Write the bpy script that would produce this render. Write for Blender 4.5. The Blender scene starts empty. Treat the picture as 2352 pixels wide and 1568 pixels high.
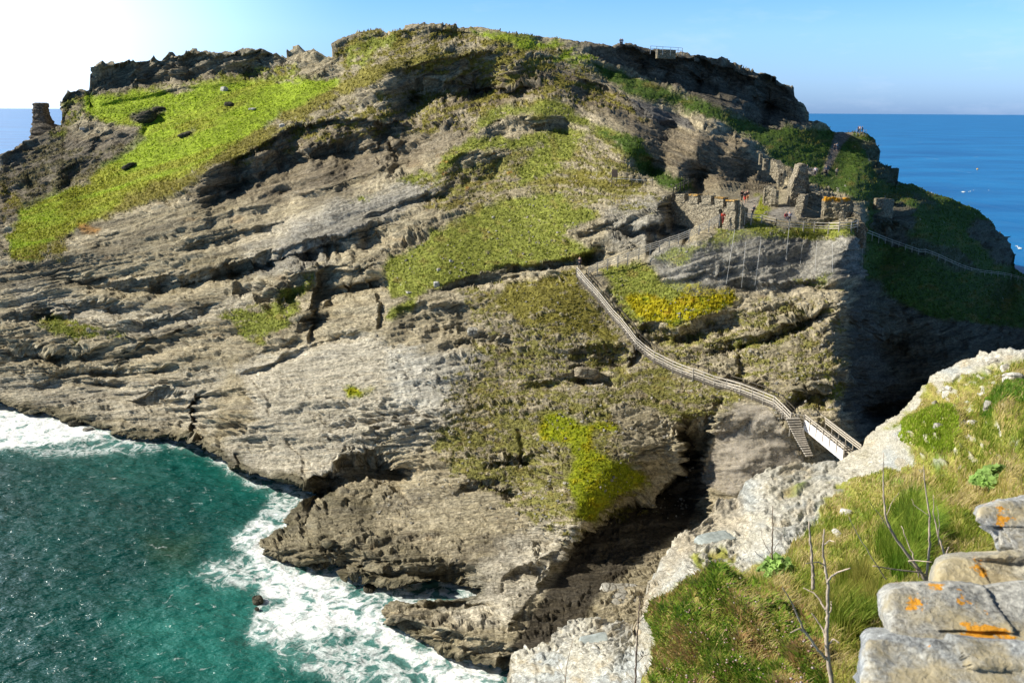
import bpy, bmesh, math, random
import numpy as np
from mathutils import Vector, Matrix, Euler
from mathutils.bvhtree import BVHTree
random.seed(7); rng = np.random.default_rng(11)
C = bpy.context.scene.collection
# ------------------------------------------------------------------ camera
F = 2037.0; CU, CV = 1176.0, 784.0; H = 50.0
PITCH = math.radians(14.54); ROLL = math.radians(0.365)
ROT = (Matrix.Rotation(math.radians(90) - PITCH, 4, 'X') @ Matrix.Rotation(ROLL, 4, 'Z'))
RM = np.array([[ROT[i][j] for j in range(3)] for i in range(3)])
CAM = np.array([0, 0, H])
cd = bpy.data.cameras.new('camera'); cam = bpy.data.objects.new('camera', cd); C.objects.link(cam)
cd.sensor_width = 36; cd.lens = 36 * F / 2352; cd.clip_start = 0.1; cd.clip_end = 200000
cam.matrix_world = Matrix.Translation((0, 0, H)) @ ROT
bpy.context.scene.camera = cam
def rays(u, v):
    u = np.asarray(u, float); v = np.asarray(v, float)
    c = np.stack([(u - CU) / F, -(v - CV) / F, -np.ones_like(u)], -1)
    w = c @ RM.T
    return w / w[..., 1:2]
def P(u, v, Y):                     # surveyed point: bearing, elevation and forward distance
    return CAM + rays(u, v) * np.asarray(Y, float)[..., None]
def yw(u, v):                       # distance at which the sea lies on that bearing
    r = rays(u, v)
    return np.where(r[..., 2] < -1e-3, -H / np.minimum(r[..., 2], -1e-3), 1e5)
# ------------------------------------------------------------------ noise
_PM = rng.permutation(4096).astype(np.int32); _VL = rng.uniform(-1, 1, 4096).astype(np.float32)
def vn(x, y, z=0.0, s=0):
    zc = np.ndim(z) == 0
    x, y = np.broadcast_arrays(np.asarray(x, np.float32), np.asarray(y, np.float32))
    z = np.asarray(z, np.float32)
    ix = np.floor(x); iy = np.floor(y); iz = np.floor(z)
    fx = x - ix; fy = y - iy; fz = z - iz
    ix = ix.astype(np.int32); iy = iy.astype(np.int32); iz = iz.astype(np.int32) + s * 131
    fx = fx * fx * (3 - 2 * fx); fy = fy * fy * (3 - 2 * fy); fz = fz * fz * (3 - 2 * fz)
    r = 0
    for c in (0, 1):
        if c and zc and fz == 0: continue
        pz = _PM[(iz + c) & 4095]; q = 0
        for b in (0, 1):
            py = _PM[(iy + b + pz) & 4095]
            v = _VL[(ix + py) & 4095] * (1 - fx) + _VL[(ix + 1 + py) & 4095] * fx
            q = q + v * (fy if b else 1 - fy)
        r = r + q * (fz if c else 1 - fz)
    return r
def fbm(x, y, z=0.0, o=4, s=0, g=0.5):
    r = 0; a = 1; t = 0
    for k in range(o):
        r = r + a * vn(x * 2.03 ** k, y * 2.03 ** k, z * 2.03 ** k, s + k * 17); t += a; a *= g
    return r / t
def cell(x, y, s=0):                # jointed blocks: one value per cell of a warped brick lattice
    r = np.floor(y); xx = x + 0.5 * vn(r * 7.3, 0.5, 0.0, s + 3)
    c = np.floor(xx); return vn(c * 5.37 + .5, r * 3.91 + .5, 0.0, s)
def sm(a, b, x):
    t = np.clip((x - a) / (b - a), 0, 1); return t * t * (3 - 2 * t)
def lerp(a, b, t): return a + (b - a) * t
# ------------------------------------------------------------------ 2-d helpers
def rbf(cp, U, V, cell=6):
    cp = np.array(cp, float); n = len(cp)
    x = cp[:, 0] / 300; y = cp[:, 1] / 300; f = np.log(cp[:, 2])
    d = np.hypot(x[:, None] - x, y[:, None] - y)
    ph = lambda r: np.sqrt(r * r + 0.0025)
    A = np.zeros((n + 3, n + 3)); A[:n, :n] = -ph(d) + np.eye(n) * -0.003
    A[:n, n] = 1; A[:n, n + 1] = x; A[:n, n + 2] = y; A[n:, :n] = A[:n, n:].T
    w = np.linalg.solve(A, np.concatenate([f, [0, 0, 0]]))
    R = w[n] + w[n + 1] * U / 300 + w[n + 2] * V / 300
    for i in range(n):
        R = R - w[i] * ph(np.hypot(U / 300 - x[i], V / 300 - y[i]))
    return np.exp(R)
def sdist(poly, U, V):              # signed distance to a closed outline, + inside
    p = np.array(poly, float); n = len(p)
    d = np.full(U.shape, 1e9); ins = np.zeros(U.shape, bool)
    for i in range(n):
        x0, y0 = p[i]; x1, y1 = p[(i + 1) % n]
        dx, dy = x1 - x0, y1 - y0; L = dx * dx + dy * dy + 1e-9
        t = np.clip(((U - x0) * dx + (V - y0) * dy) / L, 0, 1)
        d = np.minimum(d, (U - x0 - t * dx) ** 2 + (V - y0 - t * dy) ** 2)
        c = ((y0 > V) != (y1 > V)) & (U < (x1 - x0) * (V - y0) / ((y1 - y0) if y1 != y0 else 1e-9) + x0)
        ins ^= c
    d = np.sqrt(d)
    return np.where(ins, d, -d)
def region(poly, U, V, soft=8, wob=14, wn=None):
    p = np.array(poly, float); m = np.zeros(U.shape)
    x0, y0 = p.min(0) - 60; x1, y1 = p.max(0) + 60
    k = (U > x0) & (U < x1) & (V > y0) & (V < y1)
    if k.any():
        d = sdist(poly, U[k], V[k])
        if wn is not None: d = d + wob * wn[k]
        m[k] = sm(-soft, soft, d)
    return m
def band(pts, h, d, L, U, V, wn, d0=0.35, wob=10):   # rock face under an edge line: steep for h, then a tread of length L
    p = np.array(pts, float)
    f = np.interp(U, p[:, 0], p[:, 1]); span = p[-1, 0] - p[0, 0]
    tp = sm(0, 0.22, (U - p[0, 0]) / span) * sm(0, 0.22, (p[-1, 0] - U) / span)
    dv = V - f - wob * wn
    return d * tp * np.where(dv < 0, 0, np.where(dv < h, sm(0, 5, dv) * (d0 + (1 - d0) * dv / h), np.clip(1 - (dv - h) / L, 0, 1)))
def cleft(pts, d, w, U, V, wn, wob=10, edge=10, sgn=1):      # the ground turns away on one side of a line
    p = np.array(pts, float)
    g = np.interp(V, p[:, 1], p[:, 0]); span = p[-1, 1] - p[0, 1]
    tp = sm(0, 0.12, (V - p[0, 1]) / span) * sm(0, 0.12, (p[-1, 1] - V) / span)
    du = sgn * (U - g) - wob * wn
    return d * tp * np.where(du < 0, 0, sm(0, edge, du) * np.exp(-np.maximum(du, 0) / w))
# ------------------------------------------------------------------ objects
def tag(o, label=None, cat=None, group=None, kind=None):
    if label: o['label'] = label
    if cat: o['category'] = cat
    if group: o['group'] = group
    if kind: o['kind'] = kind
    return o
def mesh_np(name, verts, faces, mat, parent=None, smooth=True, col=None, extra=None):
    me = bpy.data.meshes.new(name); verts = np.asarray(verts, np.float32); faces = np.asarray(faces, np.int32)
    k = faces.shape[1]
    me.vertices.add(len(verts)); me.vertices.foreach_set('co', verts.ravel())
    me.loops.add(faces.size); me.loops.foreach_set('vertex_index', faces.ravel())
    me.polygons.add(len(faces)); me.polygons.foreach_set('loop_start', np.arange(0, faces.size, k, dtype=np.int32))
    me.polygons.foreach_set('loop_total', np.full(len(faces), k, np.int32))
    me.update(calc_edges=True)
    me.polygons.foreach_set('use_smooth', np.full(len(faces), smooth))
    if col is not None:
        a = me.attributes.new('tint', 'FLOAT_COLOR', 'POINT')
        a.data.foreach_set('color', np.concatenate([col, np.ones((len(col), 1))], 1).astype(np.float32).ravel())
    for nm, arr in (extra or {}).items():
        if arr.ndim == 1:
            a = me.attributes.new(nm, 'FLOAT', 'POINT'); a.data.foreach_set('value', arr.astype(np.float32))
        else:
            a = me.attributes.new(nm, 'FLOAT_VECTOR', 'POINT'); a.data.foreach_set('vector', arr.astype(np.float32).ravel())
    me.materials.append(mat)
    o = bpy.data.objects.new(name, me); C.objects.link(o)
    if parent: o.parent = parent
    return o
def empty(name, loc, rz=0):
    o = bpy.data.objects.new(name, None); C.objects.link(o); o.location = loc; o.rotation_euler = (0, 0, rz)
    o.empty_display_size = 0.2
    return o
# ------------------------------------------------------------------ node helpers
def newmat(name):
    m = bpy.data.materials.new(name); m.use_nodes = True; nt = m.node_tree
    return m, nt, nt.nodes['Principled BSDF']
def nd(nt, t, **kw):
    n = nt.nodes.new(t)
    for k, v in kw.items():
        if k.startswith('i_'):
            n.inputs[k[2:].replace('_', ' ')].default_value = v
        else: setattr(n, k, v)
    return n
def noise_node(nt, vec, scale, detail=4, rough=0.6, stretch=None):
    n = nd(nt, 'ShaderNodeTexNoise'); n.inputs['Scale'].default_value = scale
    n.inputs['Detail'].default_value = detail; n.inputs['Roughness'].default_value = rough
    if stretch:
        m = nd(nt, 'ShaderNodeMapping'); m.inputs['Scale'].default_value = stretch
        nt.links.new(vec, m.inputs['Vector']); nt.links.new(m.outputs[0], n.inputs['Vector'])
    else: nt.links.new(vec, n.inputs['Vector'])
    return n.outputs['Fac']
def ramp(nt, fac, a, b, lo=0.35, hi=0.65):
    r = nd(nt, 'ShaderNodeMapRange'); nt.links.new(fac, r.inputs[0])
    r.inputs[1].default_value = lo; r.inputs[2].default_value = hi; r.inputs[3].default_value = a; r.inputs[4].default_value = b
    return r.outputs[0]
def mulcol(nt, col, fac):
    m = nd(nt, 'ShaderNodeVectorMath', operation='SCALE'); nt.links.new(col, m.inputs[0]); nt.links.new(fac, m.inputs['Scale'])
    return m.outputs[0]
def terrain_mat(name, bump=0.65, dist=0.3, rough=0.95, sc=1.0):
    m, nt, b = newmat(name); L = nt.links
    at = nd(nt, 'ShaderNodeAttribute', attribute_name='tint'); st = nd(nt, 'ShaderNodeAttribute', attribute_name='bed')
    tc = nd(nt, 'ShaderNodeTexCoord')
    n1 = noise_node(nt, st.outputs['Vector'], 1.0, 6, 0.65, (0.06 * sc, 0.4 * sc, 1.0))
    n2 = noise_node(nt, tc.outputs['Object'], 2.2 * sc, 5, 0.7)
    f1 = ramp(nt, n1, 0.62, 1.38); f2 = ramp(nt, n2, 0.7, 1.3)
    n3 = noise_node(nt, st.outputs['Vector'], 1.0, 4, 0.6, (0.018 * sc, 0.16 * sc, .25)); n4 = noise_node(nt, st.outputs['Vector'], 1.0, 4, 0.6, (0.055 * sc, 0.03 * sc, .4)); prev = None
    for nn_, wd_, st_ in ((n3, .018, .45), (n4, .010, .6)):
        sb_ = nd(nt, 'ShaderNodeMath', operation='SUBTRACT'); L.new(nn_, sb_.inputs[0]); sb_.inputs[1].default_value = .5
        ab_ = nd(nt, 'ShaderNodeMath', operation='ABSOLUTE'); L.new(sb_.outputs[0], ab_.inputs[0]); g_ = ramp(nt, ab_.outputs[0], st_, 1, 0, wd_)
        m_ = nd(nt, 'ShaderNodeMath', operation='MULTIPLY'); L.new(f1 if prev is None else prev, m_.inputs[0]); L.new(g_, m_.inputs[1]); prev = m_.outputs[0]
    mr = nd(nt, 'ShaderNodeAttribute', attribute_name='rock'); mz = nd(nt, 'ShaderNodeMix', data_type='FLOAT'); L.new(mr.outputs['Fac'], mz.inputs[0]); L.new(f1, mz.inputs[2]); L.new(prev, mz.inputs[3])
    mm = nd(nt, 'ShaderNodeMath', operation='MULTIPLY'); L.new(mz.outputs[0], mm.inputs[0]); L.new(f2, mm.inputs[1])
    L.new(mulcol(nt, at.outputs['Color'], mm.outputs[0]), b.inputs['Base Color'])
    ad = nd(nt, 'ShaderNodeMath', operation='ADD'); L.new(n1, ad.inputs[0]); L.new(n2, ad.inputs[1])
    ad2 = nd(nt, 'ShaderNodeMath', operation='MULTIPLY_ADD'); L.new(mz.outputs[0], ad2.inputs[0]); ad2.inputs[1].default_value = .8; L.new(ad.outputs[0], ad2.inputs[2])
    bp = nd(nt, 'ShaderNodeBump'); bp.inputs['Strength'].default_value = bump; bp.inputs['Distance'].default_value = dist
    L.new(ad2.outputs[0], bp.inputs['Height']); L.new(bp.outputs[0], b.inputs['Normal'])
    b.inputs['Roughness'].default_value = rough; b.inputs['Specular IOR Level'].default_value = 0.2
    return m
# ------------------------------------------------------------------ light and sky
SUN_AZ = math.radians(-89); SUN_EL = math.radians(35); GLOW_AZ = math.radians(-52)     # azimuth from +Y, negative = left
sd = bpy.data.lights.new('sun', 'SUN'); sd.energy = 5.0; sd.angle = math.radians(0.5); sd.color = (1, 0.94, 0.82)
so = bpy.data.objects.new('sun', sd); C.objects.link(so)
sv = Vector((math.sin(SUN_AZ) * math.cos(SUN_EL), math.cos(SUN_AZ) * math.cos(SUN_EL), math.sin(SUN_EL)))
so.rotation_euler = sv.to_track_quat('Z', 'Y').to_euler(); so.location = (-200, 60, 200)
w = bpy.data.worlds.new('World'); bpy.context.scene.world = w; w.use_nodes = True; nt = w.node_tree
bg = nt.nodes['Background']; sky = nd(nt, 'ShaderNodeTexSky', sky_type='NISHITA')
sky.sun_disc = False; sky.sun_elevation = SUN_EL; sky.sun_rotation = SUN_AZ
sky.air_density = 1.0; sky.dust_density = 0.6; sky.ozone_density = 2.0
L_ = nt.links; tcw = nd(nt, 'ShaderNodeTexCoord'); sx = nd(nt, 'ShaderNodeSeparateXYZ'); L_.new(tcw.outputs['Generated'], sx.inputs[0])
tr = nd(nt, 'ShaderNodeValToRGB'); L_.new(sx.outputs['Z'], tr.inputs[0]); e = tr.color_ramp.elements
e[0].position = 0.0; e[0].color = (.52, .86, 1.85, 1); e[1].position = 0.5; e[1].color = (.20, .28, .34, 1)
for p_, c_ in ((.03, (.64, .95, 1.72, 1)), (.08, (.74, 1.08, 1.72, 1)), (.13, (.60, 1.02, 1.85, 1)), (.22, (.24, .40, .52, 1))): q_ = e.new(p_); q_.color = c_
mt_ = nd(nt, 'ShaderNodeVectorMath', operation='MULTIPLY'); L_.new(sky.outputs[0], mt_.inputs[0]); L_.new(tr.outputs[0], mt_.inputs[1])
# forward scattering round the sun and thin cloud over the horizon
dp = nd(nt, 'ShaderNodeVectorMath', operation='DOT_PRODUCT'); L_.new(tcw.outputs['Generated'], dp.inputs[0]); dp.inputs[1].default_value = (math.sin(GLOW_AZ) * .96, math.cos(GLOW_AZ) * .96, .28)
gl = ramp(nt, dp.outputs['Value'], 0, 1, .72, .95); gp = nd(nt, 'ShaderNodeMath', operation='POWER'); L_.new(gl, gp.inputs[0]); gp.inputs[1].default_value = 2.0
gs = nd(nt, 'ShaderNodeVectorMath', operation='SCALE'); gs.inputs[0].default_value = (12, 12.2, 12.8); L_.new(gp.outputs[0], gs.inputs['Scale'])
ad_ = nd(nt, 'ShaderNodeVectorMath', operation='ADD'); L_.new(mt_.outputs[0], ad_.inputs[0]); L_.new(gs.outputs[0], ad_.inputs[1])
cn = noise_node(nt, tcw.outputs['Generated'], 7.0, 6, .6, (1, 1, 3.5)); cz = nd(nt, 'ShaderNodeMath', operation='MULTIPLY'); L_.new(ramp(nt, cn, 0, .30, .55, .8), cz.inputs[0])
cb = ramp(nt, sx.outputs['Z'], 1, 0, .06, .2); L_.new(cb, cz.inputs[1])
mc = nd(nt, 'ShaderNodeMix', data_type='RGBA'); L_.new(cz.outputs[0], mc.inputs['Factor']); L_.new(ad_.outputs[0], mc.inputs['A']); mc.inputs['B'].default_value = (6.4, 7.4, 9.0, 1)
L_.new(mc.outputs['Result'], bg.inputs['Color']); bg.inputs['Strength'].default_value = 0.10
vs = bpy.context.scene.view_settings; vs.view_transform = 'Standard'; vs.look = 'None'; vs.exposure = 0.45; vs.gamma = 1
# ------------------------------------------------------------------ relief sheet
def grid_faces(nu, nv, off=0):
    i = np.arange(nu - 1)[:, None] * nv + np.arange(nv - 1)[None, :]
    return np.stack([i, i + 1, i + nv + 1, i + nv], -1).reshape(-1, 4) + off
def normals(Q):
    du = np.gradient(Q, axis=0); dv = np.gradient(Q, axis=1)
    n = np.cross(dv, du); n /= np.linalg.norm(n, axis=-1, keepdims=True) + 1e-9
    return n
def blur(a, k):
    for _ in range(k):
        a = (np.concatenate([a[:1], a[:-1]]) + a + np.concatenate([a[1:], a[-1:]])) / 3
        a = (np.concatenate([a[:, :1], a[:, :-1]], 1) + a + np.concatenate([a[:, 1:], a[:, -1:]], 1)) / 3
    return a
#@@ISLAND
TOP = [(-200,440),(-80,392),(0,364),(24,351),(47,334),(71,325),(100,315),(125,300),(141,291),(143,262),(145,225),(155,211),(201,206),(206,190),(204.5,160),(209,148),(250,146),(256,140),(304,143),(368,140),(388,125),(418,127),(435,123),(472,120),(503,121),(516,113),(574,111),(604,113),(624,123),(653,130),(658,128),(661,118),(675,108),(695,112),(712,113),(742,125),(759,123),(763,105),(766,97),(784,83),(804,81),(818,69),(845,67),(865,66),(885,71),(919,69),(928,62),(931,54),(949,51),(966,56),(990,52),(1023,56),(1057,59),(1104,62),(1158,71),(1212,79),(1280,91),(1327,98),(1381,105),(1432,107),(1480,111),(1512,117),(1572,122),(1597,127),(1622,132),(1660,142),(1685,151),(1710,157),(1735,167),(1755,176),(1772,187),(1797,191),(1815,194),(1825,207),(1827,220),(1837,230),(1851,234),(1853,247),(1857,262),(1859,275),(1872,282),(1897,292),(1917,303),(1993,306),(2007,318),(2011,336),(2013,350),(2021,364),(2041,376),(2051,393),(2054,405),(2057,420),(2090,423),(2125,433),(2129,439),(2182,455),(2225,474),(2245,482),(2263,497),(2277,505),(2283,522),(2297,534),(2317,545),(2324,560),(2327,586),(2330,617),(2352,632),(2440,665),(2700,740)]
BOT = [(-200,1040),(-80,1040),(100,1060),(300,1130),(500,1300),(740,1640),(2700,1640)]
SHORE = [(-400,890),(-200,900),(-80,905),(0,925),(60,945),(110,955),(180,972),(250,980),(262,1000),(330,1008),(420,1015),(450,1025),(470,1030),(520,1060),(530,1075),(588,1089),(625,1100),(700,1126),(749,1137),(697,1145),(678,1164),(655,1186),(670,1205),(629,1220),(595,1246),(595,1269),(629,1287),(663,1287),(678,1299),(727,1310),(768,1299),(787,1306),(790,1332),(832,1329),(869,1336),(944,1342),(1000,1333),(1038,1333),(1075,1347),(1102,1351),(1094,1370),(1038,1377),(963,1383),(899,1379),(877,1404),(888,1430),(940,1456),(955,1475),(1000,1497),(1057,1512),(1113,1524),(1135,1528),(1168,1538),(1190,1700),(3000,1700),(3000,0),(-400,0)]
W = None
CP = [(-200,450,205),(-200,880,147),(2700,760,225),(2700,1000,140),(2700,850,170),(-80,400,200),(0,375,195),(0,480,182),(0,600,168),(0,750,153),(60,335,200),(-80,650,165),(-80,880,147),(0,890,146),
(100,560,168),(200,460,180),(300,400,183),(420,405,172),(250,300,200),(400,250,202),(560,205,203),(700,190,196),(650,262,188),(560,320,180),(330,460,170),(120,420,186),(180,330,198),
(150,225,216),(150,280,207),(200,160,218),(200,238,212),(300,145,218),(300,205,213),(450,125,216),(450,185,210),(560,113,213),(560,180,208),(640,130,211),(640,175,206),(700,115,209),(700,165,201),(770,110,201),(770,180,195),
(850,70,201),(850,110,195),(950,55,198),(950,110,189),(1100,65,197),(1100,103,187),(1250,88,200),(1250,118,190),
(870,172,180),(973,127,185),(1125,113,184),(1200,135,182),
(950,235,179),(1100,215,181),(1000,270,169),(690,290,180),(800,240,180),(480,400,168),(600,365,170),(720,325,171),(850,285,171),(500,455,166),(650,445,167),(800,395,167),(960,345,166),
(460,520,156),(760,460,153),(900,392,158),(1020,350,157),
(1100,320,156),(1300,300,157),(1130,290,161),(1280,240,169),(1340,270,165),(1200,200,179),(1350,200,179),(1240,300,156),(1240,270,159),
(1200,400,147),(1350,400,139),(1350,310,153),(1450,340,143),(1450,400,136),(1500,430,130),(1120,380,150),(1100,430,149),
(1000,450,147),(1000,600,130),(900,620,133),(1200,500,137),(1200,600,126),(1330,612,121),(1350,560,124),(1450,520,123),(1520,470,122),
(200,560,162),(300,640,154),(450,600,151),(500,680,143),(600,560,149),(700,560,142),(750,640,136),(650,700,135),(800,600,137),(300,740,147),(150,680,159),(150,760,150),(200,850,145),(400,850,134),(550,800,133),(700,800,125),(850,760,121),(900,700,124),
(600,950,117),(600,1060,113),(750,900,116),(900,900,110),(1000,850,111),(1000,950,105),(850,1000,108),(700,1050,110),(900,1080,106),(420,940,129),(250,920,142),
(1100,750,117),(1100,900,108),(1250,700,116),(1250,850,108),(1400,720,114),(1460,790,109),(1540,845,105),(1650,885,100),(1760,925,95),(1830,960,91),
(1300,1000,98),(1200,1100,96),(1100,1100,97),(1000,1150,97),(900,1170,97.5),(760,1200,97),(660,1240,93.5),(1100,1250,88.5),(950,1280,88),(1250,1250,87),(1400,1130,91),(1100,1420,77),(1000,1420,78),(1200,1330,81.5),
(1500,700,112),(1600,760,106),(1700,700,108),(1650,600,112),(1600,545,115),(1480,600,118),(1850,600,112),(1900,535,116),(1700,530,115),(1850,750,103),(1900,900,96),(1750,850,99),(1945,960,92),(1972,560,112.5),(1958,700,103.5),(1935,850,97),
(1560,472,130),(1610,490,125.5),(1650,502,121.5),(1690,503,119),(1750,515,116),(1900,525,117),(1650,445,132),(1750,462,128),(1720,430,143),(1800,445,135),(1860,462,130),(1950,485,125),(1980,505,123),(1560,440,128),
(1600,420,146),(1600,380,147),(1500,350,147),(1500,390,144),(1600,325,151),(1700,400,152),(1700,335,157),(1750,370,158),(1780,430,147),(1700,305,177),(1500,260,172),(1400,210,179),(1300,150,187),(1560,285,173),
(1600,230,190),(1700,270,192),(1450,165,193),(1450,110,202),(1600,130,206),(1600,200,204),(1750,180,210),(1750,272,208),(1840,225,213),(1850,300,206),(1850,380,176),
(1880,408,169),(1960,418,174),(2100,475,186),(1940,395,190),(1920,305,218),(2000,310,220),(2040,400,216),(2060,430,214),(1900,445,150),(2000,475,156),(2050,500,162),(1990,530,140),(2150,590,166),(2352,662,196),
(2130,440,236),(2250,490,256),(2320,560,276),(2320,610,258),(2352,635,246),(2440,668,240),(2200,510,226),(2250,600,208),
(2050,650,132),(2200,700,150),(2352,750,160),(2440,760,165),(2020,800,128),(2000,950,120),(2100,850,130),(2300,900,132),(2100,1000,115),(2000,600,132),
(1600,1250,88),(1700,1200,88),(1900,1150,95),(2200,1200,110),(2400,1000,130),(1400,1500,76),(1700,1500,80),(2300,1600,100),
(1650,950,95.5),(1690,1000,91.8),(1650,1050,91.5),(1750,1000,91),(1700,1080,88.5),(1830,1030,90),(1860,1060,90),(1540,1000,97),(1450,1060,94),(1330,1212,86),(1262,1302,81),(1178,1420,74),(1350,1330,87.3),(1400,1400,81.3),(1450,1250,96.3),(1300,1425,80),(1500,1180,102),(1380,1250,95),(1465,1352,81.5),(1500,1290,84.5),(1415,1440,74.5),(1330,1500,70.5),(1520,1400,77)]
BANDS = [([(400,655),(520,612),(640,585),(800,555),(900,530),(970,492)],20,3.5,20),([(530,640),(580,622),(640,690)],44,4,20),([(670,745),(740,700),(810,640),(850,640)],34,5,24),([(300,745),(420,712),(520,690)],18,3,16),([(540,822),(640,790),(760,760)],14,2.5,14),
([(1290,540),(1400,515),(1500,505),(1570,535)],18,2.5,14),([(1330,592),(1372,562),(1420,590)],26,3.5,12),([(1540,775),(1640,738),(1720,760)],22,3,18),([(1640,872),(1700,858),(1770,880)],18,3,14),([(1790,935),(1845,878),(1910,905)],34,3.5,20),([(1480,650),(1600,625),(1720,610)],12,1.6,12),
([(1000,790),(1100,770),(1200,790)],20,2.5,14),([(1180,880),(1300,860),(1400,850)],18,2.5,16),([(820,500),(900,470),(1000,440),(1060,430)],14,2.5,16),([(440,520),(560,480),(640,470)],16,2.5,14),([(100,860),(200,840),(330,845),(430,830)],14,3,14),([(0,720),(120,715),(240,740)],12,2,14),([(200,152),(250,150),(400,132),(516,117),(600,117),(660,138)],52,6,20),([(760,110),(800,88),(870,72),(900,80)],34,4,14),([(900,80),(960,62),(1040,66),(1140,84)],22,3,14),
([(1320,112),(1480,120),(1600,142),(1700,168),(1800,205),(1858,260)],50,4,20),([(140,262),(160,214),(206,208),(230,215)],34,4,10),([(860,200),(1000,185),(1180,190),(1300,215)],40,4,20),([(1290,165),(1400,205),(1500,262),(1600,300)],40,5,20),
([(1560,1130),(1590,1120),(1640,1130)],60,5,20),([(1460,345),(1500,360),(1560,380)],40,4,20),([(1040,1120),(1120,1100),(1200,1130)],20,3,14),([(880,1395),(960,1385),(1060,1380),(1130,1385)],16,2,30),([(820,640),(880,632),(930,650)],22,3,14),([(60,690),(150,700),(250,690),(330,700)],24,3,20),([(480,900),(560,890),(640,930)],20,2,16),([(890,165),(1000,137),(1125,122),(1180,150)],85,7,40),([(440,440),(470,398),(560,352),(650,300),(760,272),(900,275),(1000,300)],75,9,50),
([(1100,305),(1130,278),(1240,265),(1345,285)],32,5,14),([(1010,375),(1060,352),(1140,352),(1190,400)],62,6,20),
([(60,600),(84,605),(202,628),(256,648),(340,640),(405,632),(557,600),(600,580),(750,545),(900,500),(980,468)],26,5,22),
([(620,650),(700,622),(760,628),(860,600),(900,612)],48,5,40),([(260,810),(350,775),(480,738)],32,4,20),([(215,935),(300,925),(360,902),(430,895),(455,920)],85,6,30),
([(690,1112),(770,1065),(845,1020),(900,1048),(945,1085)],62,9,14),([(890,712),(960,690),(1040,700),(1120,705)],55,4,40),([(1120,610),(1250,600),(1340,578),(1420,575)],20,4,12),
([(1480,525),(1530,490),(1560,482),(1600,495)],62,7,20),([(1480,748),(1560,750),(1650,718),(1730,705)],32,4,22),([(1300,800),(1400,785),(1450,795)],50,4,20),
([(860,1250),(960,1265),(1060,1285),(1110,1310)],46,5,16),([(740,1262),(860,1282),(940,1298)],26,3,14),([(0,800),(70,790),(150,800),(260,790)],22,3,20),
([(560,610),(600,602),(640,600),(680,625)],30,4,20),([(1000,655),(1080,635),(1200,628),(1330,622)],18,3,16),([(1620,790),(1750,760),(1860,715),(1930,690)],26,3,20),
([(1660,640),(1760,650),(1860,640),(1950,650)],18,2,18),([(620,460),(760,430),(900,380),(1000,345)],16,2,20),([(400,560),(500,545),(600,520),(700,490)],20,3,16),
([(180,245),(260,230),(340,215),(460,195),(560,185),(650,178)],10,1,10),([(1330,110),(1480,118),(1600,140),(1700,165),(1800,200),(1850,245)],60,5,30),
([(1360,165),(1440,175),(1500,180),(1560,190)],22,3,14),([(1180,1030),(1260,1090),(1340,1120)],18,2,14),([(1140,1330),(1220,1290),(1300,1250)],30,3,14),
([(320,290),(350,262),(380,262),(395,280)],24,3,8),([(200,330),(260,300),(310,310),(330,335)],26,4,10),([(640,250),(690,225),(740,232)],18,2,8),
([(0,370),(60,335),(110,350),(130,380)],90,5,30),([(130,400),(180,370),(230,365),(250,400)],36,4,12),([(1100,1060),(1180,1040),(1250,1040)],16,2,12),([(1320,850),(1380,840),(1420,860)],30,3,12),
([(1540,1010),(1560,960),(1590,945),(1640,960)],20,2,10),([(520,860),(620,830),(760,770),(880,745)],14,2,14),([(60,880),(200,865),(330,870)],14,2,12),([(120,480),(180,520),(240,540),(300,520)],30,3,16)]
CLEFTS = [([(696,1148),(706,1180),(700,1215)],1.8,9,1),([(742,1148),(752,1185),(748,1230)],2,9,1),([(792,1142),(800,1180),(796,1235)],2,10,1),([(632,1222),(642,1255),(636,1290)],1.6,8,1),([(706,1248),(694,1280),(690,1306)],1.8,8,1),([(752,1258),(744,1290),(740,1315)],1.8,8,1),([(950,1388),(962,1430),(952,1472)],1.8,9,1),([(1006,1384),(990,1412),(985,1445)],1.4,8,1),([(222,920),(230,950),(226,975)],2,10,1),([(330,960),(336,985),(330,1010)],2.5,10,1),([(535,1040),(545,1060),(538,1082)],2,8,1),([(640,1000),(690,1050),(700,1100)],.8,14,1),([(560,860),(600,900),(610,960)],.8,20,1),([(850,640),(870,700),(860,760)],2.5,20,1),([(1180,980),(1190,1030),(1180,1080)],1.5,12,1),([(1700,780),(1690,830),(1700,870)],2,14,1),([(1220,1240),(1228,1290),(1220,1330)],1.5,10,1),([(1996,480),(1986,560),(1982,620),(1968,700),(1946,800),(1944,900),(1970,1010)],26,260,1),([(1560,940),(1562,1080),(1500,1130),(1330,1222),(1268,1310),(1175,1430),(1120,1560)],7,260,1),
([(1675,905),(1655,950),(1600,1050),(1580,1110)],3,40,-1),([(450,895),(430,950),(440,1020)],5,20,1),([(740,600),(720,680),(700,790)],4,40,1),([(1590,470),(1580,520),(1560,570)],3,20,1),([(1340,1180),(1345,1260),(1335,1300)],4,30,1),([(860,1130),(860,1200),(880,1250)],3,20,-1),([(1475,740),(1450,800),(1430,850)],3,30,1),([(925,140),(930,165),(920,190)],3,14,1)]
def bedding(U, V):
    A = 0.12 + 0.26 * sm(1100, 300, V) + 0.10 * sm(500, 900, U) * sm(1100, 700, V)
    hump = -np.sqrt((U - 1240) ** 2 + 90 ** 2)
    right = sm(1330, 1460, U) * sm(400, 480, V)
    left = V - A * hump * -1 * -1
    s = V - A * (hump + 1240)
    s = s + right * 0 
    s2 = V + 0.16 * U - 120
    return lerp(s, s2, right)
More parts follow.
